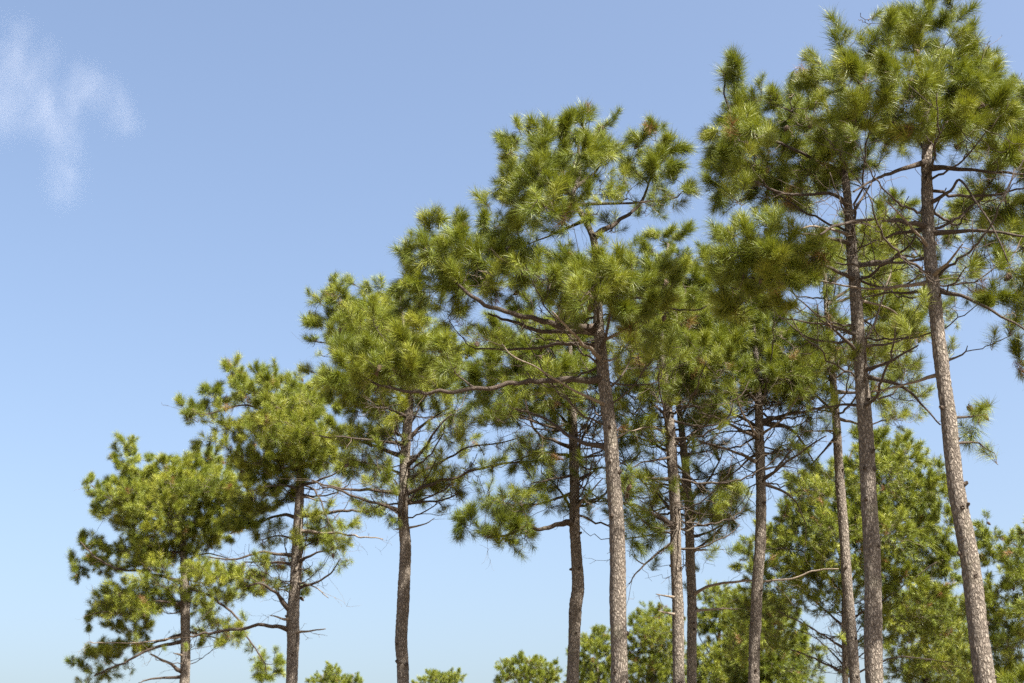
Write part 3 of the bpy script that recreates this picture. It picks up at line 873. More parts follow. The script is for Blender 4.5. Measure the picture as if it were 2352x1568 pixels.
pine("central pine with pale sunlit trunk and broad two tiered crown", 21.4,
 [(1423,1568,42),(1421,1400,41),(1418,1250,39),(1410,1100,36),(1398,960,33),(1385,850,30),(1377,770,28),(1373,680,20),(1369,600,18),(1362,545,17),(1335,490,14),(1315,455,12),(1330,400,9),(1330,320,6)],
 [(15,[(1360,755),(1300,748,-.3),(1234,735,-.6),(1164,715,-.8),(1094,688,-.8),(1040,640,-.6),(1000,590,-.4)]),
  (12,[(1360,762),(1240,758,.4),(1170,735,.7),(1120,722,.8)]),
  (10,[(1370,792),(1284,792,.3),(1209,799,.5),(1094,804,.8)]),
  (10,[(1375,825),(1330,780,-.7),(1268,715,-1.4)],'d'),
  (13,[(1370,871),(1284,871,-.3),(1209,876,-.6),(1134,889,-.8),(1034,899,-1),(974,902,-1),(909,894,-.9),(840,872,-.8)]),
  (6,[(1383,931),(1334,904,-.5),(1289,879,-.8),(1234,844,-1),(1179,819,-1.1),(1154,790,-1.1)],'d'),
  (11,[(1390,1029),(1334,1014,.3),(1284,984,.6),(1234,954,.8),(1184,939,1)]),
  (6,[(1385,785),(1440,755,-.5),(1472,733,-.7)],'d'),
  (8,[(1380,800),(1393,770,-.6),(1402,720,-1),(1420,680,-1.2)]),
  (5,[(1388,828),(1405,826,-.3),(1416,820,-.4)],'d'),
  (7,[(1403,1012),(1425,1000,.3),(1444,989,.5)],'d'),
  (7,[(1345,505),(1300,525,.2),(1255,545,.4),(1210,560,.5)]),
  (11,[(1364,545),(1414,510,.2),(1459,480,.4),(1484,440,.5),(1500,390,.4)]),
  (7,[(1318,465),(1290,420,-.2),(1265,370,-.3),(1250,320,-.2)]),
  (7,[(1325,430),(1370,390,.3),(1400,340,.4)]),
  (6,[(1470,470),(1520,460,.3),(1570,440,.3)]),
  (7,[(1372,640),(1420,640,-.7),(1490,650,-1)]),
  (7,[(1373,690),(1320,660,-.7),(1260,640,-1)]),
  (6,[(1368,600),(1300,610,.3),(1220,600,.4),(1170,580,.3)]),
  (6,[(1392,900),(1430,860,.5),(1450,820,.7)]),
  (6,[(1372,740),(1370,700,-.6),(1350,640,-1)])],
 [(1240,287,38,32,0),(1190,312,32,32,.3),(1165,312,18,18,.2),(1290,302,48,42,-.6),(1345,290,38,36,0),(1385,288,30,36,.2),(1330,340,58,48,-.8),(1250,350,58,48,-.5),(1168,350,26,36,.2),
  (1400,350,48,38,0,.8),(1470,318,36,36,.2),(1505,310,38,32,0),(1538,340,36,36,.2),(1510,370,48,38,-.4),(1460,380,38,38,.3,.8),(1553,400,32,32,.2),(1583,430,22,34,.2),(1540,452,44,22,.3,.5),
  (1215,400,58,42,-.7),(1160,400,26,34,.2),(1148,432,22,16,.2),(1260,420,46,36,-.9),(1330,410,46,36,.4,.6),(1390,430,46,36,-.5,.8),(1440,440,36,36,-.2,.7),(1200,450,56,36,0),(1260,480,46,26,-.5,.8),
  (1370,480,36,26,-.8,.8),(1180,500,46,28,.3,.8),(1400,520,40,26,.8,.5),
  (1130,475,32,28,0),(1110,510,38,34,0),(1180,525,46,38,-.3),(1040,500,28,22,.2),(990,512,36,26,0),(958,540,36,28,.1),(1050,545,46,36,-.5),(935,580,26,38,.2),(1000,580,58,48,-.6),(1080,590,66,46,-.4),
  (1150,575,58,46,-.3),(925,630,24,38,.3),(970,650,58,46,-.3),(1050,660,66,44,-.3),(1120,650,56,42,0),(1190,620,46,42,0,.8),(955,700,52,26,0),(1030,705,56,24,.3,.8),(1185,675,22,30,.3,.6),(1220,580,42,34,-.3,.6),
  (1235,625,42,34,-.8,.7),(1262,655,40,36,-1.2),(1350,605,36,30,-1.2),(1390,612,46,36,-1.4),(1335,642,46,36,-1.2),(1400,660,58,42,-1.6),(1450,650,52,42,-1.3),(1500,640,48,42,-1),(1540,655,30,32,-.6),
  (1350,690,46,30,-1.2),(1430,705,58,32,-1.3),(1490,698,52,36,-1),(1535,705,26,30,-.6),(1470,742,36,20,-.8),(1440,790,46,26,.6,.7),(1480,810,36,26,.8,.7),(1420,835,26,26,.8,.6),
  (980,770,48,32,-1),(1020,790,36,26,-1.1),(930,790,48,32,-.9),(880,820,48,32,-.8),(865,735,42,42,-.7),(900,850,58,32,-.8),(830,860,48,32,-.7),(960,840,58,32,-.9),(800,830,36,36,-.5),(1045,845,42,24,-.8,.7),
  (785,872,34,26,-.5),(860,895,54,24,-.7,.8),(770,800,26,30,-.4),(1290,560,42,30,-.4,.7),(1320,610,40,34,-.6,.9),(1290,660,40,34,-.8,.9),(1280,610,36,30,-.3,.8),(1300,710,36,26,-.6,.8),(1340,450,36,30,-.4,.7),(1290,460,36,28,.3,.7)], 28, density=1.4, pack=.3, cones=24, dry=.01, front=.15, deep=3.0, back=.7, snags=(8,600,1000,.3), knots=9)

pine("pine with knotty grey trunk standing alone between bright crowns, left of centre", 28.6,
 [(926,1568,30),(922,1470,31),(928,1350,30),(931,1250,28),(926,1180,27),(929,1100,26),(934,1000,24),(940,900,20),(935,820,14),(925,740,9),(915,670,6)],
 [(9,[(934,1012),(960,985,.2),(1000,955,.4),(1040,930,.5)]),(8,[(932,1075),(979,1024,-.3),(1004,984,-.5),(1034,950,-.6)]),
  (6,[(932,1105),(1024,1054,.3),(1084,1024,.5),(1164,1014,.7),(1224,994,.8)]),(9,[(930,1138),(970,1118,-.2),(1034,1099,-.4),(1134,1069,-.7),(1214,1059,-.9),(1295,1056,-1)]),
  (9,[(925,1134),(854,1124,-.4),(784,1124,-.7),(715,1103,-.9)]),(8,[(925,1176),(859,1154,-.7),(784,1129,-1.2),(735,1113,-1.4)]),(9,[(930,1049),(859,1024,.3),(799,1009,.5),(735,1000,.6)]),
  (7,[(932,1019),(834,1009,-.5),(770,1000,-.8)]),(4,[(930,1214),(974,1204,-.2),(999,1191,-.3)],'d'),(5,[(926,1216),(914,1214,0),(907,1213,0)],'d'),
  (6,[(928,1157),(1009,1149,.3),(1064,1129,.5)]),(7,[(940,930),(880,880,-.3),(810,860,-.5)]),(7,[(940,900),(990,860,.3),(1040,820,.5)]),(6,[(936,830),(880,780,-.2),(800,730,-.3),(740,700,-.3)]),
  (6,[(928,760),(880,720,.2),(830,690,.3)]),(6,[(938,960),(900,940,-.5),(850,930,-.8)]),(6,[(934,990),(960,940,.6),(980,890,.9)]),(6,[(930,1090),(870,1070,.5),(820,1060,.8)]),
  (5,[(935,860),(830,820,.3),(760,790,.5),(712,785,.6)])],
 [(760,652,22,20,0),(815,646,22,18,0),(842,652,20,18,0),(875,666,28,22,.1),(735,682,28,26,0),(790,690,42,36,-.3),(850,702,46,36,-.3),(720,712,22,26,.2),(760,740,46,30,-.2),(830,752,46,36,0),
  (718,792,14,10,.3,.7),(725,775,16,12,.3,.5),(710,845,10,14,.2),(740,850,22,14,.2,.7),(880,760,46,36,.3),(920,720,46,46,.3),(970,760,46,36,.5),(930,830,56,46,0),(860,850,56,46,0),(800,890,56,40,0),
  (1000,850,56,36,.3),(1050,810,46,36,.4),(1000,900,56,32,.3,.8),(840,930,56,34,0,.9),(900,960,46,30,.4,.6),(1050,930,46,30,0,.7),(1060,980,46,28,-.2,.6),(860,1000,46,28,.3,.7),(820,1060,46,34,0,.7),
  (800,1010,46,26,0,.7),(870,1070,36,34,.4,.7),(985,1120,42,34,.4),(1035,1110,30,28,.3,.8),(960,1135,28,26,.4,.8),(850,1165,36,14,-.4,.6),(1020,1165,25,18,.4,.5),(1090,1060,22,20,.2,.8),(1112,1035,26,20,.5,.7),
  (1150,1025,26,16,.6,.5),(870,1180,30,12,.3,.5),(1075,1095,20,12,-.4,.5)], 29, cones=14, dead=1.8, back=.6, front=.35, density=1.35, swell=1.08, gap=-.33, hue=.1, snags=(16,880,1200,.3), knots=9)

pine("second pine from the left, trunk with bare snags and bright yellow green crown", 34.3,
 [(670,1568,29),(674,1480,30),(672,1430,32),(677,1350,28),(681,1280,28),(686,1180,24),(690,1110,20),(693,1040,14),(690,980,10),(685,900,6)],
 [(10,[(672,1447),(610,1436,-.3),(500,1451,-.6),(435,1461,-.8)]),(9,[(675,1411),(635,1364,-.2),(605,1341,-.4),(565,1346,-.5)]),(7,[(680,1299),(625,1291,.3),(560,1292,.6)]),
  (7,[(681,1276),(600,1269,-.4),(540,1284,-.7),(480,1279,-.9)]),(8,[(686,1186),(640,1184,.3),(590,1204,.5),(530,1224,.7)]),(7,[(689,1130),(650,1114,-.4),(575,1124,-.8)]),
  (8,[(687,1185),(784,1174,-.3),(834,1174,-.4),(905,1164,-.5)]),(6,[(685,1219),(784,1226,-.3),(830,1233,-.5),(880,1237,-.6)],'d'),(7,[(682,1294),(725,1271,-.3),(784,1259,-.5)]),
  (6,[(678,1356),(750,1324,-.3),(784,1284,-.5)]),(5,[(690,1110),(725,1129,-.5),(750,1184,-.7),(780,1264,-.8)]),(4,[(680,1335),(720,1346,-.3),(755,1373,-.4)],'d'),
  (6,[(673,1424),(645,1418,-.3),(622,1415,-.5)],'d'),(6,[(672,1453),(710,1449,-.4),(748,1445,-.6)],'d'),(7,[(690,1115),(740,1100,-.5),(780,1080,-.7)]),(6,[(692,1060),(640,1020,-.4),(590,1000,-.6)]),
  (6,[(692,1050),(740,1010,.2),(770,980,.3)]),(6,[(690,990),(620,950,-.2),(560,930,-.3),(480,950,-.2),(430,945,-.1)]),(5,[(687,930),(640,890,.1),(600,880,.1)]),(5,[(688,1080),(620,1070,-.5),(560,1060,-.7)]),
  (5,[(682,1240),(640,1230,.4),(600,1240,.6)]),(5,[(690,1140),(715,1145,-.3),(752,1152,-.4)],'d'),(5,[(685,1240),(720,1240,.3),(750,1235,.4)])],
 [(418,925,12,14,0),(432,945,16,12,0),(478,896,20,17,0),(462,930,26,20,0),(530,845,20,22,0),(552,862,22,18,0),(593,848,13,17,0),(636,845,15,14,0),(630,875,26,18,0),(500,902,22,26,.2),(560,890,36,32,0),
  (610,910,40,32,-.3),(680,880,32,30,0),(660,920,40,32,-.2),(710,900,36,36,.2),(740,930,36,28,.2),(490,965,30,16,.2,.6),(455,1010,16,15,.2),(485,1005,20,14,.2,.6),(540,985,32,22,-.3),(590,965,40,26,-.4),
  (640,970,40,26,-.4),(700,975,46,30,-.3),(650,1010,46,22,-.4),(710,1010,46,26,-.3),(760,1000,36,26,0),(620,1060,46,26,-.5),(680,1060,46,26,-.4),(730,1050,36,26,-.2),(780,1060,32,26,-.2),(570,1080,36,26,-.2),
  (600,1110,46,22,0),(640,1130,40,20,.2),(560,1050,36,22,0),(590,1160,46,22,.5),(560,1200,52,22,.3),(620,1220,44,22,.4,.7),(740,1232,24,20,.4),(795,1285,22,24,-.4,.7),(775,1245,26,20,-.4,.6),(700,1362,16,18,.3,.7),
  (715,1310,18,18,.3,.5),(600,1350,26,16,.3,.6),(625,1290,30,20,.5,.6),(800,1200,20,16,-.3,.4)], 30, cones=24, dead=1.5, back=.6, tsize=.95, front=.5, density=1.5, gap=-.38, swell=1.15, pack=.31, hue=.12, snags=(10,1110,1400,.3), knots=9)

pine("leftmost pine, slender trunk hidden in a ragged crown reaching far to the left", 41.8,
 [(424,1568,25),(426,1440,24),(425,1350,22),(422,1270,18),(415,1180,14),(405,1100,9),(392,1050,6)],
 [(8,[(424,1546),(380,1519,-.3),(345,1502,-.5)]),(6,[(424,1554),(350,1558,-.3),(318,1568,-.5)]),(5,[(424,1506),(410,1503,-.2),(397,1499,-.3)],'d'),(8,[(425,1471),(350,1489,-.2),(280,1524,-.4),(215,1552,-.5)]),
  (6,[(425,1454),(360,1474,.3),(300,1482,.6)]),(7,[(424,1335),(330,1315,-.4),(265,1305,-.7),(220,1279,-.8),(185,1245,-.8)]),(7,[(425,1345),(490,1374,-.3),(540,1414,-.6),(570,1464,-.8),(610,1524,-.9)]),
  (6,[(425,1390),(350,1380,-.4),(270,1400,-.7),(210,1410,-.8)]),(6,[(424,1320),(500,1320,-.5),(570,1330,-.7)]),(6,[(420,1230),(340,1190,-.4),(260,1150,-.6),(210,1115,-.6)]),(6,[(418,1220),(480,1180,.3),(540,1150,.5)]),
  (6,[(412,1150),(340,1110,-.3),(290,1060,-.3)]),(5,[(410,1140),(470,1090,.1),(520,1060,.2)]),(5,[(422,1270),(330,1260,.3),(240,1250,.4)]),(5,[(425,1450),(470,1460,.3),(510,1468,.4)]),(5,[(424,1290),(480,1270,.5),(540,1290,.8)]),
  (4,[(425,1460),(330,1475,-.6),(225,1476,-.9),(203,1474,-1)],'d'),(5,[(420,1250),(400,1200,-.8),(370,1170,-1)])],
 [(292,1022,14,18,0),(272,1037,12,16,.1),(310,1045,22,20,0),(345,1047,16,15,0),(390,1052,16,14,0),(425,1057,26,17,0),(470,1047,36,18,0),(510,1052,32,18,0),(540,1052,26,18,.1),(275,1062,18,16,.1),(205,1102,14,13,0),
  (197,1117,14,12,0),(245,1106,16,12,.1),(225,1130,25,14,0),(290,1110,32,22,0),(340,1090,36,26,-.3),(390,1080,36,26,-.3),(440,1090,40,26,-.4),(490,1090,40,26,-.3),(530,1100,40,30,.1),(265,1140,32,20,-.2),(240,1168,26,18,-.2),
  (300,1160,40,26,-.4),(350,1140,40,30,-.3),(400,1140,40,30,-.4),(450,1140,40,30,-.2),(500,1150,46,30,0),(290,1192,30,16,0),(370,1190,46,22,-.5),(440,1200,46,26,-.4),(500,1210,46,26,.2),(550,1170,40,30,.3),
  (180,1222,11,14,0),(190,1240,18,14,0),(230,1250,20,14,0),(255,1265,20,14,-.2),(165,1282,11,15,.1),(185,1300,18,15,.1),(180,1322,15,8,.1),(215,1285,25,15,0),(240,1310,25,14,.1,.8),(290,1260,30,18,0,.8),(320,1240,30,20,-.2),
  (340,1290,36,20,.1),(380,1260,36,20,0),(430,1260,36,20,.3,.8),(480,1250,32,18,.3,.6),(305,1345,26,15,-.6),(340,1355,22,12,-.6),(270,1360,26,14,0),(220,1400,20,18,0),(200,1420,17,20,.1),(250,1400,30,20,-.2),(300,1400,36,20,-.3),
  (350,1390,36,20,0),(270,1430,36,16,0),(320,1440,36,16,.1,.8),(400,1380,32,20,.2),(470,1310,26,16,-.6),(510,1315,30,18,-.7),(550,1320,30,20,-.5),(600,1322,22,14,0),(580,1350,26,16,0),(450,1370,26,20,0,.8),(480,1410,26,24,.2,.8),
  (505,1440,20,18,.2,.5),(530,1370,30,18,0,.8),(168,1522,12,9,0),(200,1525,20,12,0),(240,1502,30,16,0),(290,1477,30,14,0),(325,1482,20,11,0),(235,1540,30,11,0,.8),(205,1560,24,8,0,.7),(470,1467,20,9,.2),(505,1472,16,9,.3),
  (300,1530,16,11,0,.5),(555,1470,16,15,-.6,.6),(578,1490,16,15,-.6,.6),(600,1520,20,17,-.7,.8),(635,1512,11,20,-.8),(615,1550,20,15,-.8),(640,1540,9,12,-.8)], 31, cones=20, dead=1.2, back=.6, tsize=.95, front=.5, density=1.5, gap=-.42, swell=1.15, pack=.31, hue=.12, snags=(8,1250,1530,.3))

# a neighbour mostly beyond the right edge, whose crown shades the trunks
pine("dark pine bough hanging in from beyond the right edge beside the nearest pine", 21.5,
 [(2590,1568,40),(2580,1300,38),(2560,1000,34),(2545,760,29),(2535,560,24),(2530,400,17),(2528,280,9)],
 [(10,[(2540,640),(2480,600,-.3),(2420,600,-.5)]),(9,[(2545,800),(2450,800,-.2),(2360,830,-.3)]),(9,[(2538,600),(2600,540,.3),(2660,500,.4)]),(8,[(2532,470),(2470,420,-.4),(2430,380,-.5)]),
  (8,[(2532,450),(2600,400,.4),(2640,350,.6)]),(7,[(2530,380),(2460,280,.3),(2390,200,.4)]),(8,[(2535,520),(2500,470,-1),(2480,430,-1.4)])],
 [(2345,182,26,34,.4),(2338,830,24,38,-.3),(2370,850,30,36,-.2),(2400,780,40,40,-.2,.6),(2430,340,50,50,-.5),(2480,300,60,60,0),(2560,260,60,50,.3),(2620,320,60,60,.4),(2640,420,60,50,.5),(2480,420,60,50,-1.2),(2560,380,70,60,-.8),
  (2430,580,50,40,-.5),(2500,560,60,40,.4),(2620,520,60,50,.4),(2560,480,60,50,1),(2400,230,50,50,.4),(2520,220,50,40,0)], 32, cones=8, clear=[(1421, y, 21.3) for y in [*range(1330, 1575, 11), 1020, 1035, 1130, 1145, 1225, 1240]])

# ---- the pines behind
BG = "pines standing further back"
pine("big bushy pine behind the three right trunks, sunlit green crown", 44.0,
 [(1942,1568,16),(1940,1400,15),(1935,1250,13),(1930,1120,9),(1960,1030,5)],
 [(5,[(1942,1490),(1860,1440,-.5),(1780,1400,-.8)]),(5,[(1942,1500),(2030,1430,.4),(2130,1380,.7)]),(5,[(1940,1440),(1860,1370,.6),(1790,1310,1)]),(5,[(1940,1430),(2040,1370,-.6),(2150,1290,-1)]),
  (5,[(1938,1370),(1850,1270,-.4),(1740,1260,-.8)]),(5,[(1938,1350),(2040,1240,.4),(2130,1160,.7)]),(5,[(1936,1290),(1880,1180,.5),(1830,1150,.8)]),(5,[(1935,1260),(2000,1140,-.4),(2060,1060,-.6)]),
  (5,[(1942,1545),(1840,1500,.3),(1740,1480,.6)]),(5,[(1942,1555),(2060,1510,-.3),(2180,1520,-.7)]),(4,[(1942,1530),(1880,1470,1),(1820,1440,1.4)]),(4,[(1942,1535),(2010,1480,1),(2080,1450,1.4)])],
 [(2010,1012,46,32,0),(2080,1022,36,26,0),(2060,1060,56,46,-.3),(2130,1042,18,22,.2),(2145,1090,26,36,.2),(2180,1120,22,30,.3),(1980,1080,56,46,-.4),(2100,1130,66,56,-.5),(1900,1100,56,46,0),(1850,1120,46,36,0),(1820,1180,46,36,0),
  (1780,1230,46,36,0),(1720,1258,30,36,.2),(1700,1300,20,36,.2),(1880,1200,66,56,-.6),(1980,1180,66,56,-.6),(2070,1220,66,56,-.6),(2150,1200,46,56,0),(2165,1280,46,56,0),(1760,1320,56,46,-.3),(1850,1300,66,46,-.6),(1950,1290,66,46,-.7),
  (2050,1320,66,46,-.6),(2140,1360,56,46,-.3),(1800,1390,56,34,-.2,.7),(1900,1380,56,34,-.3,.6),(2010,1400,46,34,0,.6),(2080,1430,56,36,0,.7),(2160,1450,46,46,0,.8),(2200,1530,46,36,0,.8),(2120,1520,46,36,0,.7),(1720,1390,46,36,.2,.8),
  (1760,1470,46,36,.2,.6),(1700,1480,36,46,.3,.7),(1990,1000,35,25,.6)], 41, BG, sides=16, step=.12, rough=False, far=True, dead=3.0, cones=14, dry=.03, back=.8, density=1.35, front=.5, hue=.05, snags=(16,1380,1560,.2))

pine("dim pine filling the gap behind the dappled trunk, under the big bushy crown", 54.0,
 [(1765,1640,14),(1764,1568,12),(1762,1470,8),(1760,1400,4)],
 [(4,[(1764,1560),(1720,1500,0),(1690,1460,0)]),(4,[(1764,1550),(1810,1490,.3),(1840,1460,.5)]),(3,[(1763,1500),(1740,1440,.5),(1720,1410,.8)])],
 [(1760,1390,50,30,0),(1710,1430,45,40,0),(1800,1430,50,40,0),(1760,1480,60,40,-.5),(1700,1510,45,45,0),(1830,1490,45,40,0),(1780,1540,60,40,-.4),(1720,1570,50,40,0),(1850,1550,40,35,.3,.7),(1770,1620,90,40,0)], 50, BG, sides=12, step=.2, rough=False, far=True, dead=3, cones=4, density=1.3, hue=-.1)

pine("green pine behind, filling the gap between the two right trunks near the bottom", 50.0,
 [(2130,1640,15),(2130,1568,13),(2128,1450,9),(2125,1380,5)],
 [(4,[(2130,1550),(2080,1490,0),(2050,1460,0)]),(4,[(2130,1540),(2180,1480,.3),(2210,1450,.5)]),(4,[(2130,1565),(2060,1540,.5),(2010,1530,.8)]),(3,[(2129,1500),(2110,1430,-.5),(2090,1400,-.8)])],
 [(2120,1370,50,35,0),(2070,1410,45,40,0),(2180,1400,50,40,0),(2130,1450,60,45,-.5),(2060,1480,50,40,0,.8),(2200,1470,45,45,0),(2140,1520,60,40,-.5),(2070,1545,45,30,0,.7),(2215,1545,45,40,0),(2140,1600,90,40,0)], 51, BG, sides=12, step=.2, rough=False, far=True, dead=3, cones=4, density=1.2)

pine("sunlit pine at the right edge seen past the nearest trunk", 40.0,
 [(2420,1568,18),(2418,1400,16),(2412,1280,12),(2405,1180,7)],
 [(5,[(2415,1340),(2340,1300,0),(2270,1260,0)]),(5,[(2418,1470),(2340,1450,0),(2280,1430,0)]),(4,[(2412,1270),(2350,1260,.2),(2310,1240,.3)]),(4,[(2419,1520),(2350,1510,.3),(2280,1490,.4)])],
 [(2265,1192,22,20,.3),(2260,1230,30,26,.2),(2312,1236,20,16,.2),(2342,1250,20,20,.1),(2285,1280,36,26,0),(2330,1300,30,22,0),(2262,1335,18,14,.2,.6),(2290,1420,36,26,0),(2330,1440,28,34,0),(2290,1480,36,34,.2),(2348,1395,18,24,0),
  (2320,1510,34,28,.3,.7),(2265,1450,20,30,.3),(2250,1380,35,35,.2),(2300,1360,45,35,0),(2340,1350,35,35,0),(2300,1540,50,35,.2),(2250,1520,35,35,.4),(2400,1220,50,50,0),(2420,1320,60,50,.3),(2400,1420,50,50,-.3),(2400,1160,30,30,0)], 42, BG, sides=14, step=.12, rough=False, far=True, dead=2.0, cones=6, back=.7, density=1.5, front=.4)

pine("bright green young pine top poking into the bottom right corner", 24.0,
 [(2352,1680,10),(2350,1620,8),(2345,1580,5)],
 [(4,[(2351,1640),(2320,1600,0),(2310,1570,0)]),(4,[(2350,1630),(2380,1600,0),(2400,1580,0)])],
 [(2335,1558,30,22,0),(2312,1572,20,18,0),(2355,1550,20,22,.2),(2380,1580,35,30,.2),(2340,1600,50,30,0),(2350,1650,70,40,0)], 43, BG, sides=12, step=.12, rough=False, far=False, dead=.3, cones=0, back=.4, dry=0)

pine("rounded sunlit pine crown behind the close pair of trunks", 72.0,
 [(1500,1700,14),(1500,1568,11),(1498,1480,7),(1496,1430,4)],
 [(3,[(1499,1560),(1460,1510,0),(1440,1490,0)]),(3,[(1499,1550),(1540,1500,.3),(1560,1470,.5)])],
 [(1500,1402,32,20,0),(1470,1422,30,25,0),(1540,1432,26,30,0),(1455,1480,36,36,0),(1520,1490,46,36,-.5),(1480,1540,56,36,-.5),(1550,1540,40,40,0),(1500,1450,40,30,-.8),(1490,1610,70,40,0)], 44, BG, sides=12, step=.2, rough=False, far=True, dead=3, cones=0, dry=.05)

pine("lower green pine crown behind the shaded trunk left of the pale one", 76.0,
 [(1375,1720,12),(1375,1600,10),(1372,1520,6),(1370,1480,4)],
 [(3,[(1375,1580),(1340,1530,0),(1320,1500,0)]),(3,[(1375,1570),(1410,1520,.3),(1425,1490,.5)])],
 [(1382,1448,20,16,0),(1350,1468,26,18,0),(1316,1462,10,15,0),(1372,1500,42,30,-.4),(1340,1545,38,26,0),(1400,1480,26,26,0),(1410,1540,36,34,0),(1370,1580,60,40,0),(1320,1500,15,20,0)], 45, BG, sides=12, step=.2, rough=False, far=True, dead=3, cones=0)

pine("dense green pine crown between the close pair and the dappled trunk", 60.0,
 [(1650,1700,15),(1650,1568,12),(1652,1450,8),(1655,1390,4)],
 [(3,[(1650,1530),(1610,1470,0),(1600,1430,0)]),(3,[(1650,1520),(1690,1470,.3),(1710,1440,.5)]),(3,[(1651,1480),(1630,1420,.3),(1620,1390,.5)])],
 [(1650,1358,36,16,0),(1618,1375,22,20,0),(1682,1385,36,32,0),(1640,1430,46,36,-.4),(1700,1450,36,40,0),(1640,1510,50,46,-.5),(1605,1420,22,36,0),(1700,1530,40,40,0),(1610,1560,36,30,0),(1650,1600,70,40,0)], 46, BG, sides=12, step=.2, rough=False, far=True, dead=3, cones=0)

pine("small rounded pine crown low in the gap left of the shaded trunk", 88.0,
 [(1215,1720,11),(1215,1620,9),(1214,1560,6),(1213,1530,4)],
 [(3,[(1215,1600),(1180,1560,0),(1160,1540,0)]),(3,[(1215,1595),(1250,1560,.3),(1270,1540,.4)])],
 [(1190,1514,36,15,0),(1158,1530,20,18,0),(1232,1522,26,18,0),(1270,1540,22,13,0),(1200,1550,50,18,-.4),(1278,1525,12,10,0),(1250,1560,36,18,0),(1150,1562,16,16,0),(1210,1610,70,40,0)], 47, BG, sides=10, step=.2, rough=False, far=True, dead=2, cones=0)

pine("distant pine crown barely above the bottom edge, right of the lone knotty trunk", 96.0,
 [(1010,1720,10),(1010,1620,8),(1010,1575,5)],
 [(3,[(1010,1620),(985,1580,0),(975,1565,0)]),(3,[(1010,1615),(1040,1580,.2),(1052,1560,.3)])],
 [(995,1548,20,12,0),(972,1560,16,10,0),(1048,1548,18,13,0),(1022,1562,32,11,0),(1065,1560,9,10,0),(955,1566,12,7,0),(1010,1600,60,30,0),(1010,1640,60,30,0)], 48, BG, sides=10, step=.2, rough=False, far=True, dead=1, cones=0)

pine("distant pine crown barely above the bottom edge, between the second and third trunks from left", 98.0,
 [(768,1720,10),(768,1620,8),(766,1565,5)],
 [(3,[(768,1620),(745,1580,0),(735,1560,0)]),(3,[(768,1615),(795,1580,.2),(812,1560,.3)])],
 [(764,1538,20,13,0),(748,1555,28,13,0),(815,1552,11,9,0),(709,1562,7,6,0),(790,1562,34,11,0),(727,1563,14,8,0),(832,1563,8,6,0),(768,1600,60,30,0),(768,1640,60,30,0)], 49, BG, sides=10, step=.2, rough=False, far=True, dead=1, cones=0)

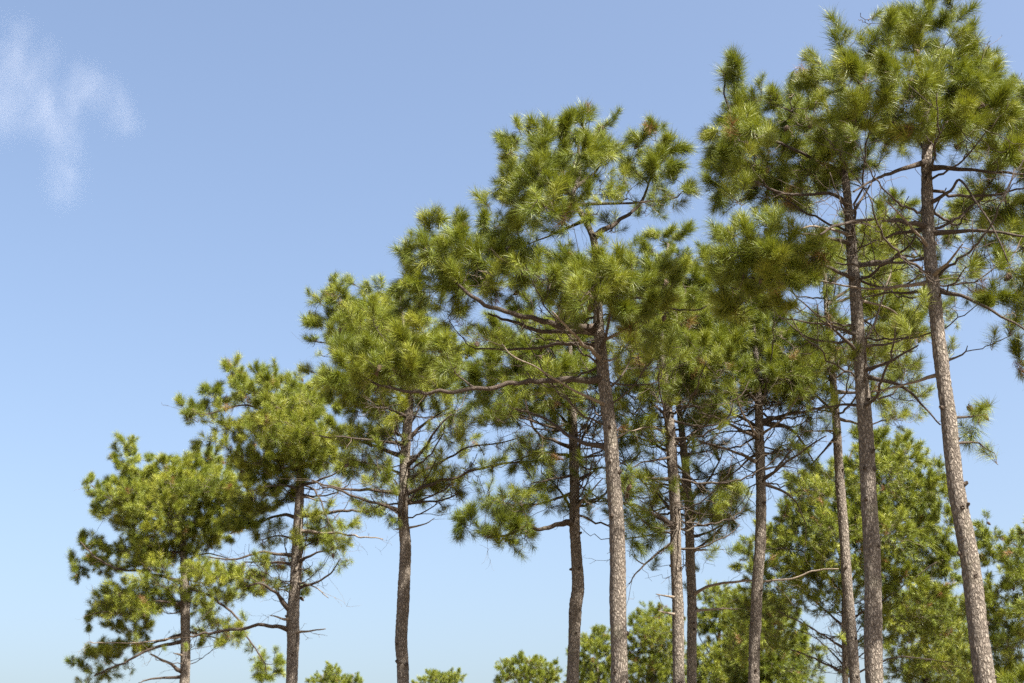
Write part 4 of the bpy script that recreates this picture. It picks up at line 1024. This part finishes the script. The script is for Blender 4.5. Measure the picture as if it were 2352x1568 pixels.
# ------------------------------------------------------------------ thin wisp of cloud, far away and high
def cloud(label, Y, balls, dens, cell, seed):
    pts = [(at(px, py, Y), r * mpp(py, Y)) for px, py, r in balls]
    lo = Vector([min(p[i] - r * 1.2 for p, r in pts) for i in range(3)])
    hi = Vector([max(p[i] + r * 1.2 for p, r in pts) for i in range(3)])
    c = (lo + hi) / 2
    h = (hi - lo) / 2
    h.y = min(h.y, 45.0)
    bm_v = []
    bm_f = []
    # a soft many-sided hull, not a box: a squashed sphere that holds the wisp
    rows, cols = 10, 18
    for i in range(rows + 1):
        ph = math.pi * i / rows
        for j in range(cols):
            th = 2 * math.pi * j / cols
            bm_v.append((c.x + h.x * 1.6 * math.sin(ph) * math.cos(th), c.y + h.y * 1.6 * math.sin(ph) * math.sin(th), c.z + h.z * 1.6 * math.cos(ph)))
    for i in range(rows):
        for j in range(cols):
            a, b = i * cols + j, i * cols + (j + 1) % cols
            bm_f.append((a, a + cols, b + cols, b))
    me = bpy.data.meshes.new("cloud")
    me.from_pydata(bm_v, [], bm_f)
    m, nt, out = new_mat("cloud_vapour")
    L = nt.links.new
    tc = N(nt, "ShaderNodeTexCoord")
    wn_ = N(nt, "ShaderNodeTexNoise"); wn_.inputs["Scale"].default_value = 1.0 / (cell * 1.6); wn_.inputs["Detail"].default_value = 3
    L(tc.outputs["Object"], wn_.inputs["Vector"])
    wv = N(nt, "ShaderNodeVectorMath", operation='MULTIPLY_ADD'); wv.inputs[1].default_value = (cell * 1.3,) * 3
    sub = N(nt, "ShaderNodeVectorMath", operation='SUBTRACT'); sub.inputs[1].default_value = (0.5, 0.5, 0.5)
    L(wn_.outputs["Color"], sub.inputs[0]); L(sub.outputs[0], wv.inputs[0]); L(tc.outputs["Object"], wv.inputs[2])
    prev = None
    for p, r in pts:
        d = N(nt, "ShaderNodeVectorMath", operation='DISTANCE'); d.inputs[1].default_value = p
        L(wv.outputs[0], d.inputs[0])
        mr = N(nt, "ShaderNodeMapRange", interpolation_type='SMOOTHSTEP')
        mr.inputs["From Min"].default_value = r * 1.45; mr.inputs["From Max"].default_value = 0.0
        L(d.outputs["Value"], mr.inputs["Value"])
        if prev is None:
            prev = mr
        else:
            mx = N(nt, "ShaderNodeMath", operation='MAXIMUM')
            L(prev.outputs[0], mx.inputs[0]); L(mr.outputs[0], mx.inputs[1]); prev = mx
    nz = N(nt, "ShaderNodeTexNoise"); nz.inputs["Scale"].default_value = 1.0 / cell; nz.inputs["Detail"].default_value = 7; nz.inputs["Roughness"].default_value = 0.6
    st = N(nt, "ShaderNodeMapping"); st.inputs["Rotation"].default_value = (0, 0.5, 0); st.inputs["Scale"].default_value = (1.5, 1.0, 0.6)
    L(wv.outputs[0], st.inputs["Vector"]); L(st.outputs[0], nz.inputs["Vector"])
    nr_ = N(nt, "ShaderNodeMapRange"); nr_.inputs["From Min"].default_value = 0.30; nr_.inputs["From Max"].default_value = 0.75
    L(nz.outputs[0], nr_.inputs["Value"])
    mu = N(nt, "ShaderNodeMath", operation='MULTIPLY'); L(prev.outputs[0], mu.inputs[0]); L(nr_.outputs[0], mu.inputs[1])
    k = N(nt, "ShaderNodeMath", operation='MULTIPLY'); k.inputs[1].default_value = dens; L(mu.outputs[0], k.inputs[0])
    vs_ = N(nt, "ShaderNodeVolumeScatter"); vs_.inputs["Color"].default_value = (1, 1, 1, 1)
    L(k.outputs[0], vs_.inputs["Density"]); L(vs_.outputs[0], out.inputs["Volume"])
    me.materials.append(m)
    o = bpy.data.objects.new("cloud", me)
    col.objects.link(o)
    tag(o, label, "cloud")
    return o

cloud("thin white wisp of cloud high in the upper left of the sky", 1500.0,
      [(5, 165, 60), (30, 110, 50), (95, 135, 50), (60, 185, 60), (15, 250, 75), (90, 250, 70), (130, 290, 60), (145, 330, 55), (150, 380, 48), (140, 435, 45), (170, 230, 50), (205, 205, 55), (262, 225, 45), (280, 285, 40), (40, 65, 40), (-40, 200, 80)],
      0.0022, 36.0, 1)
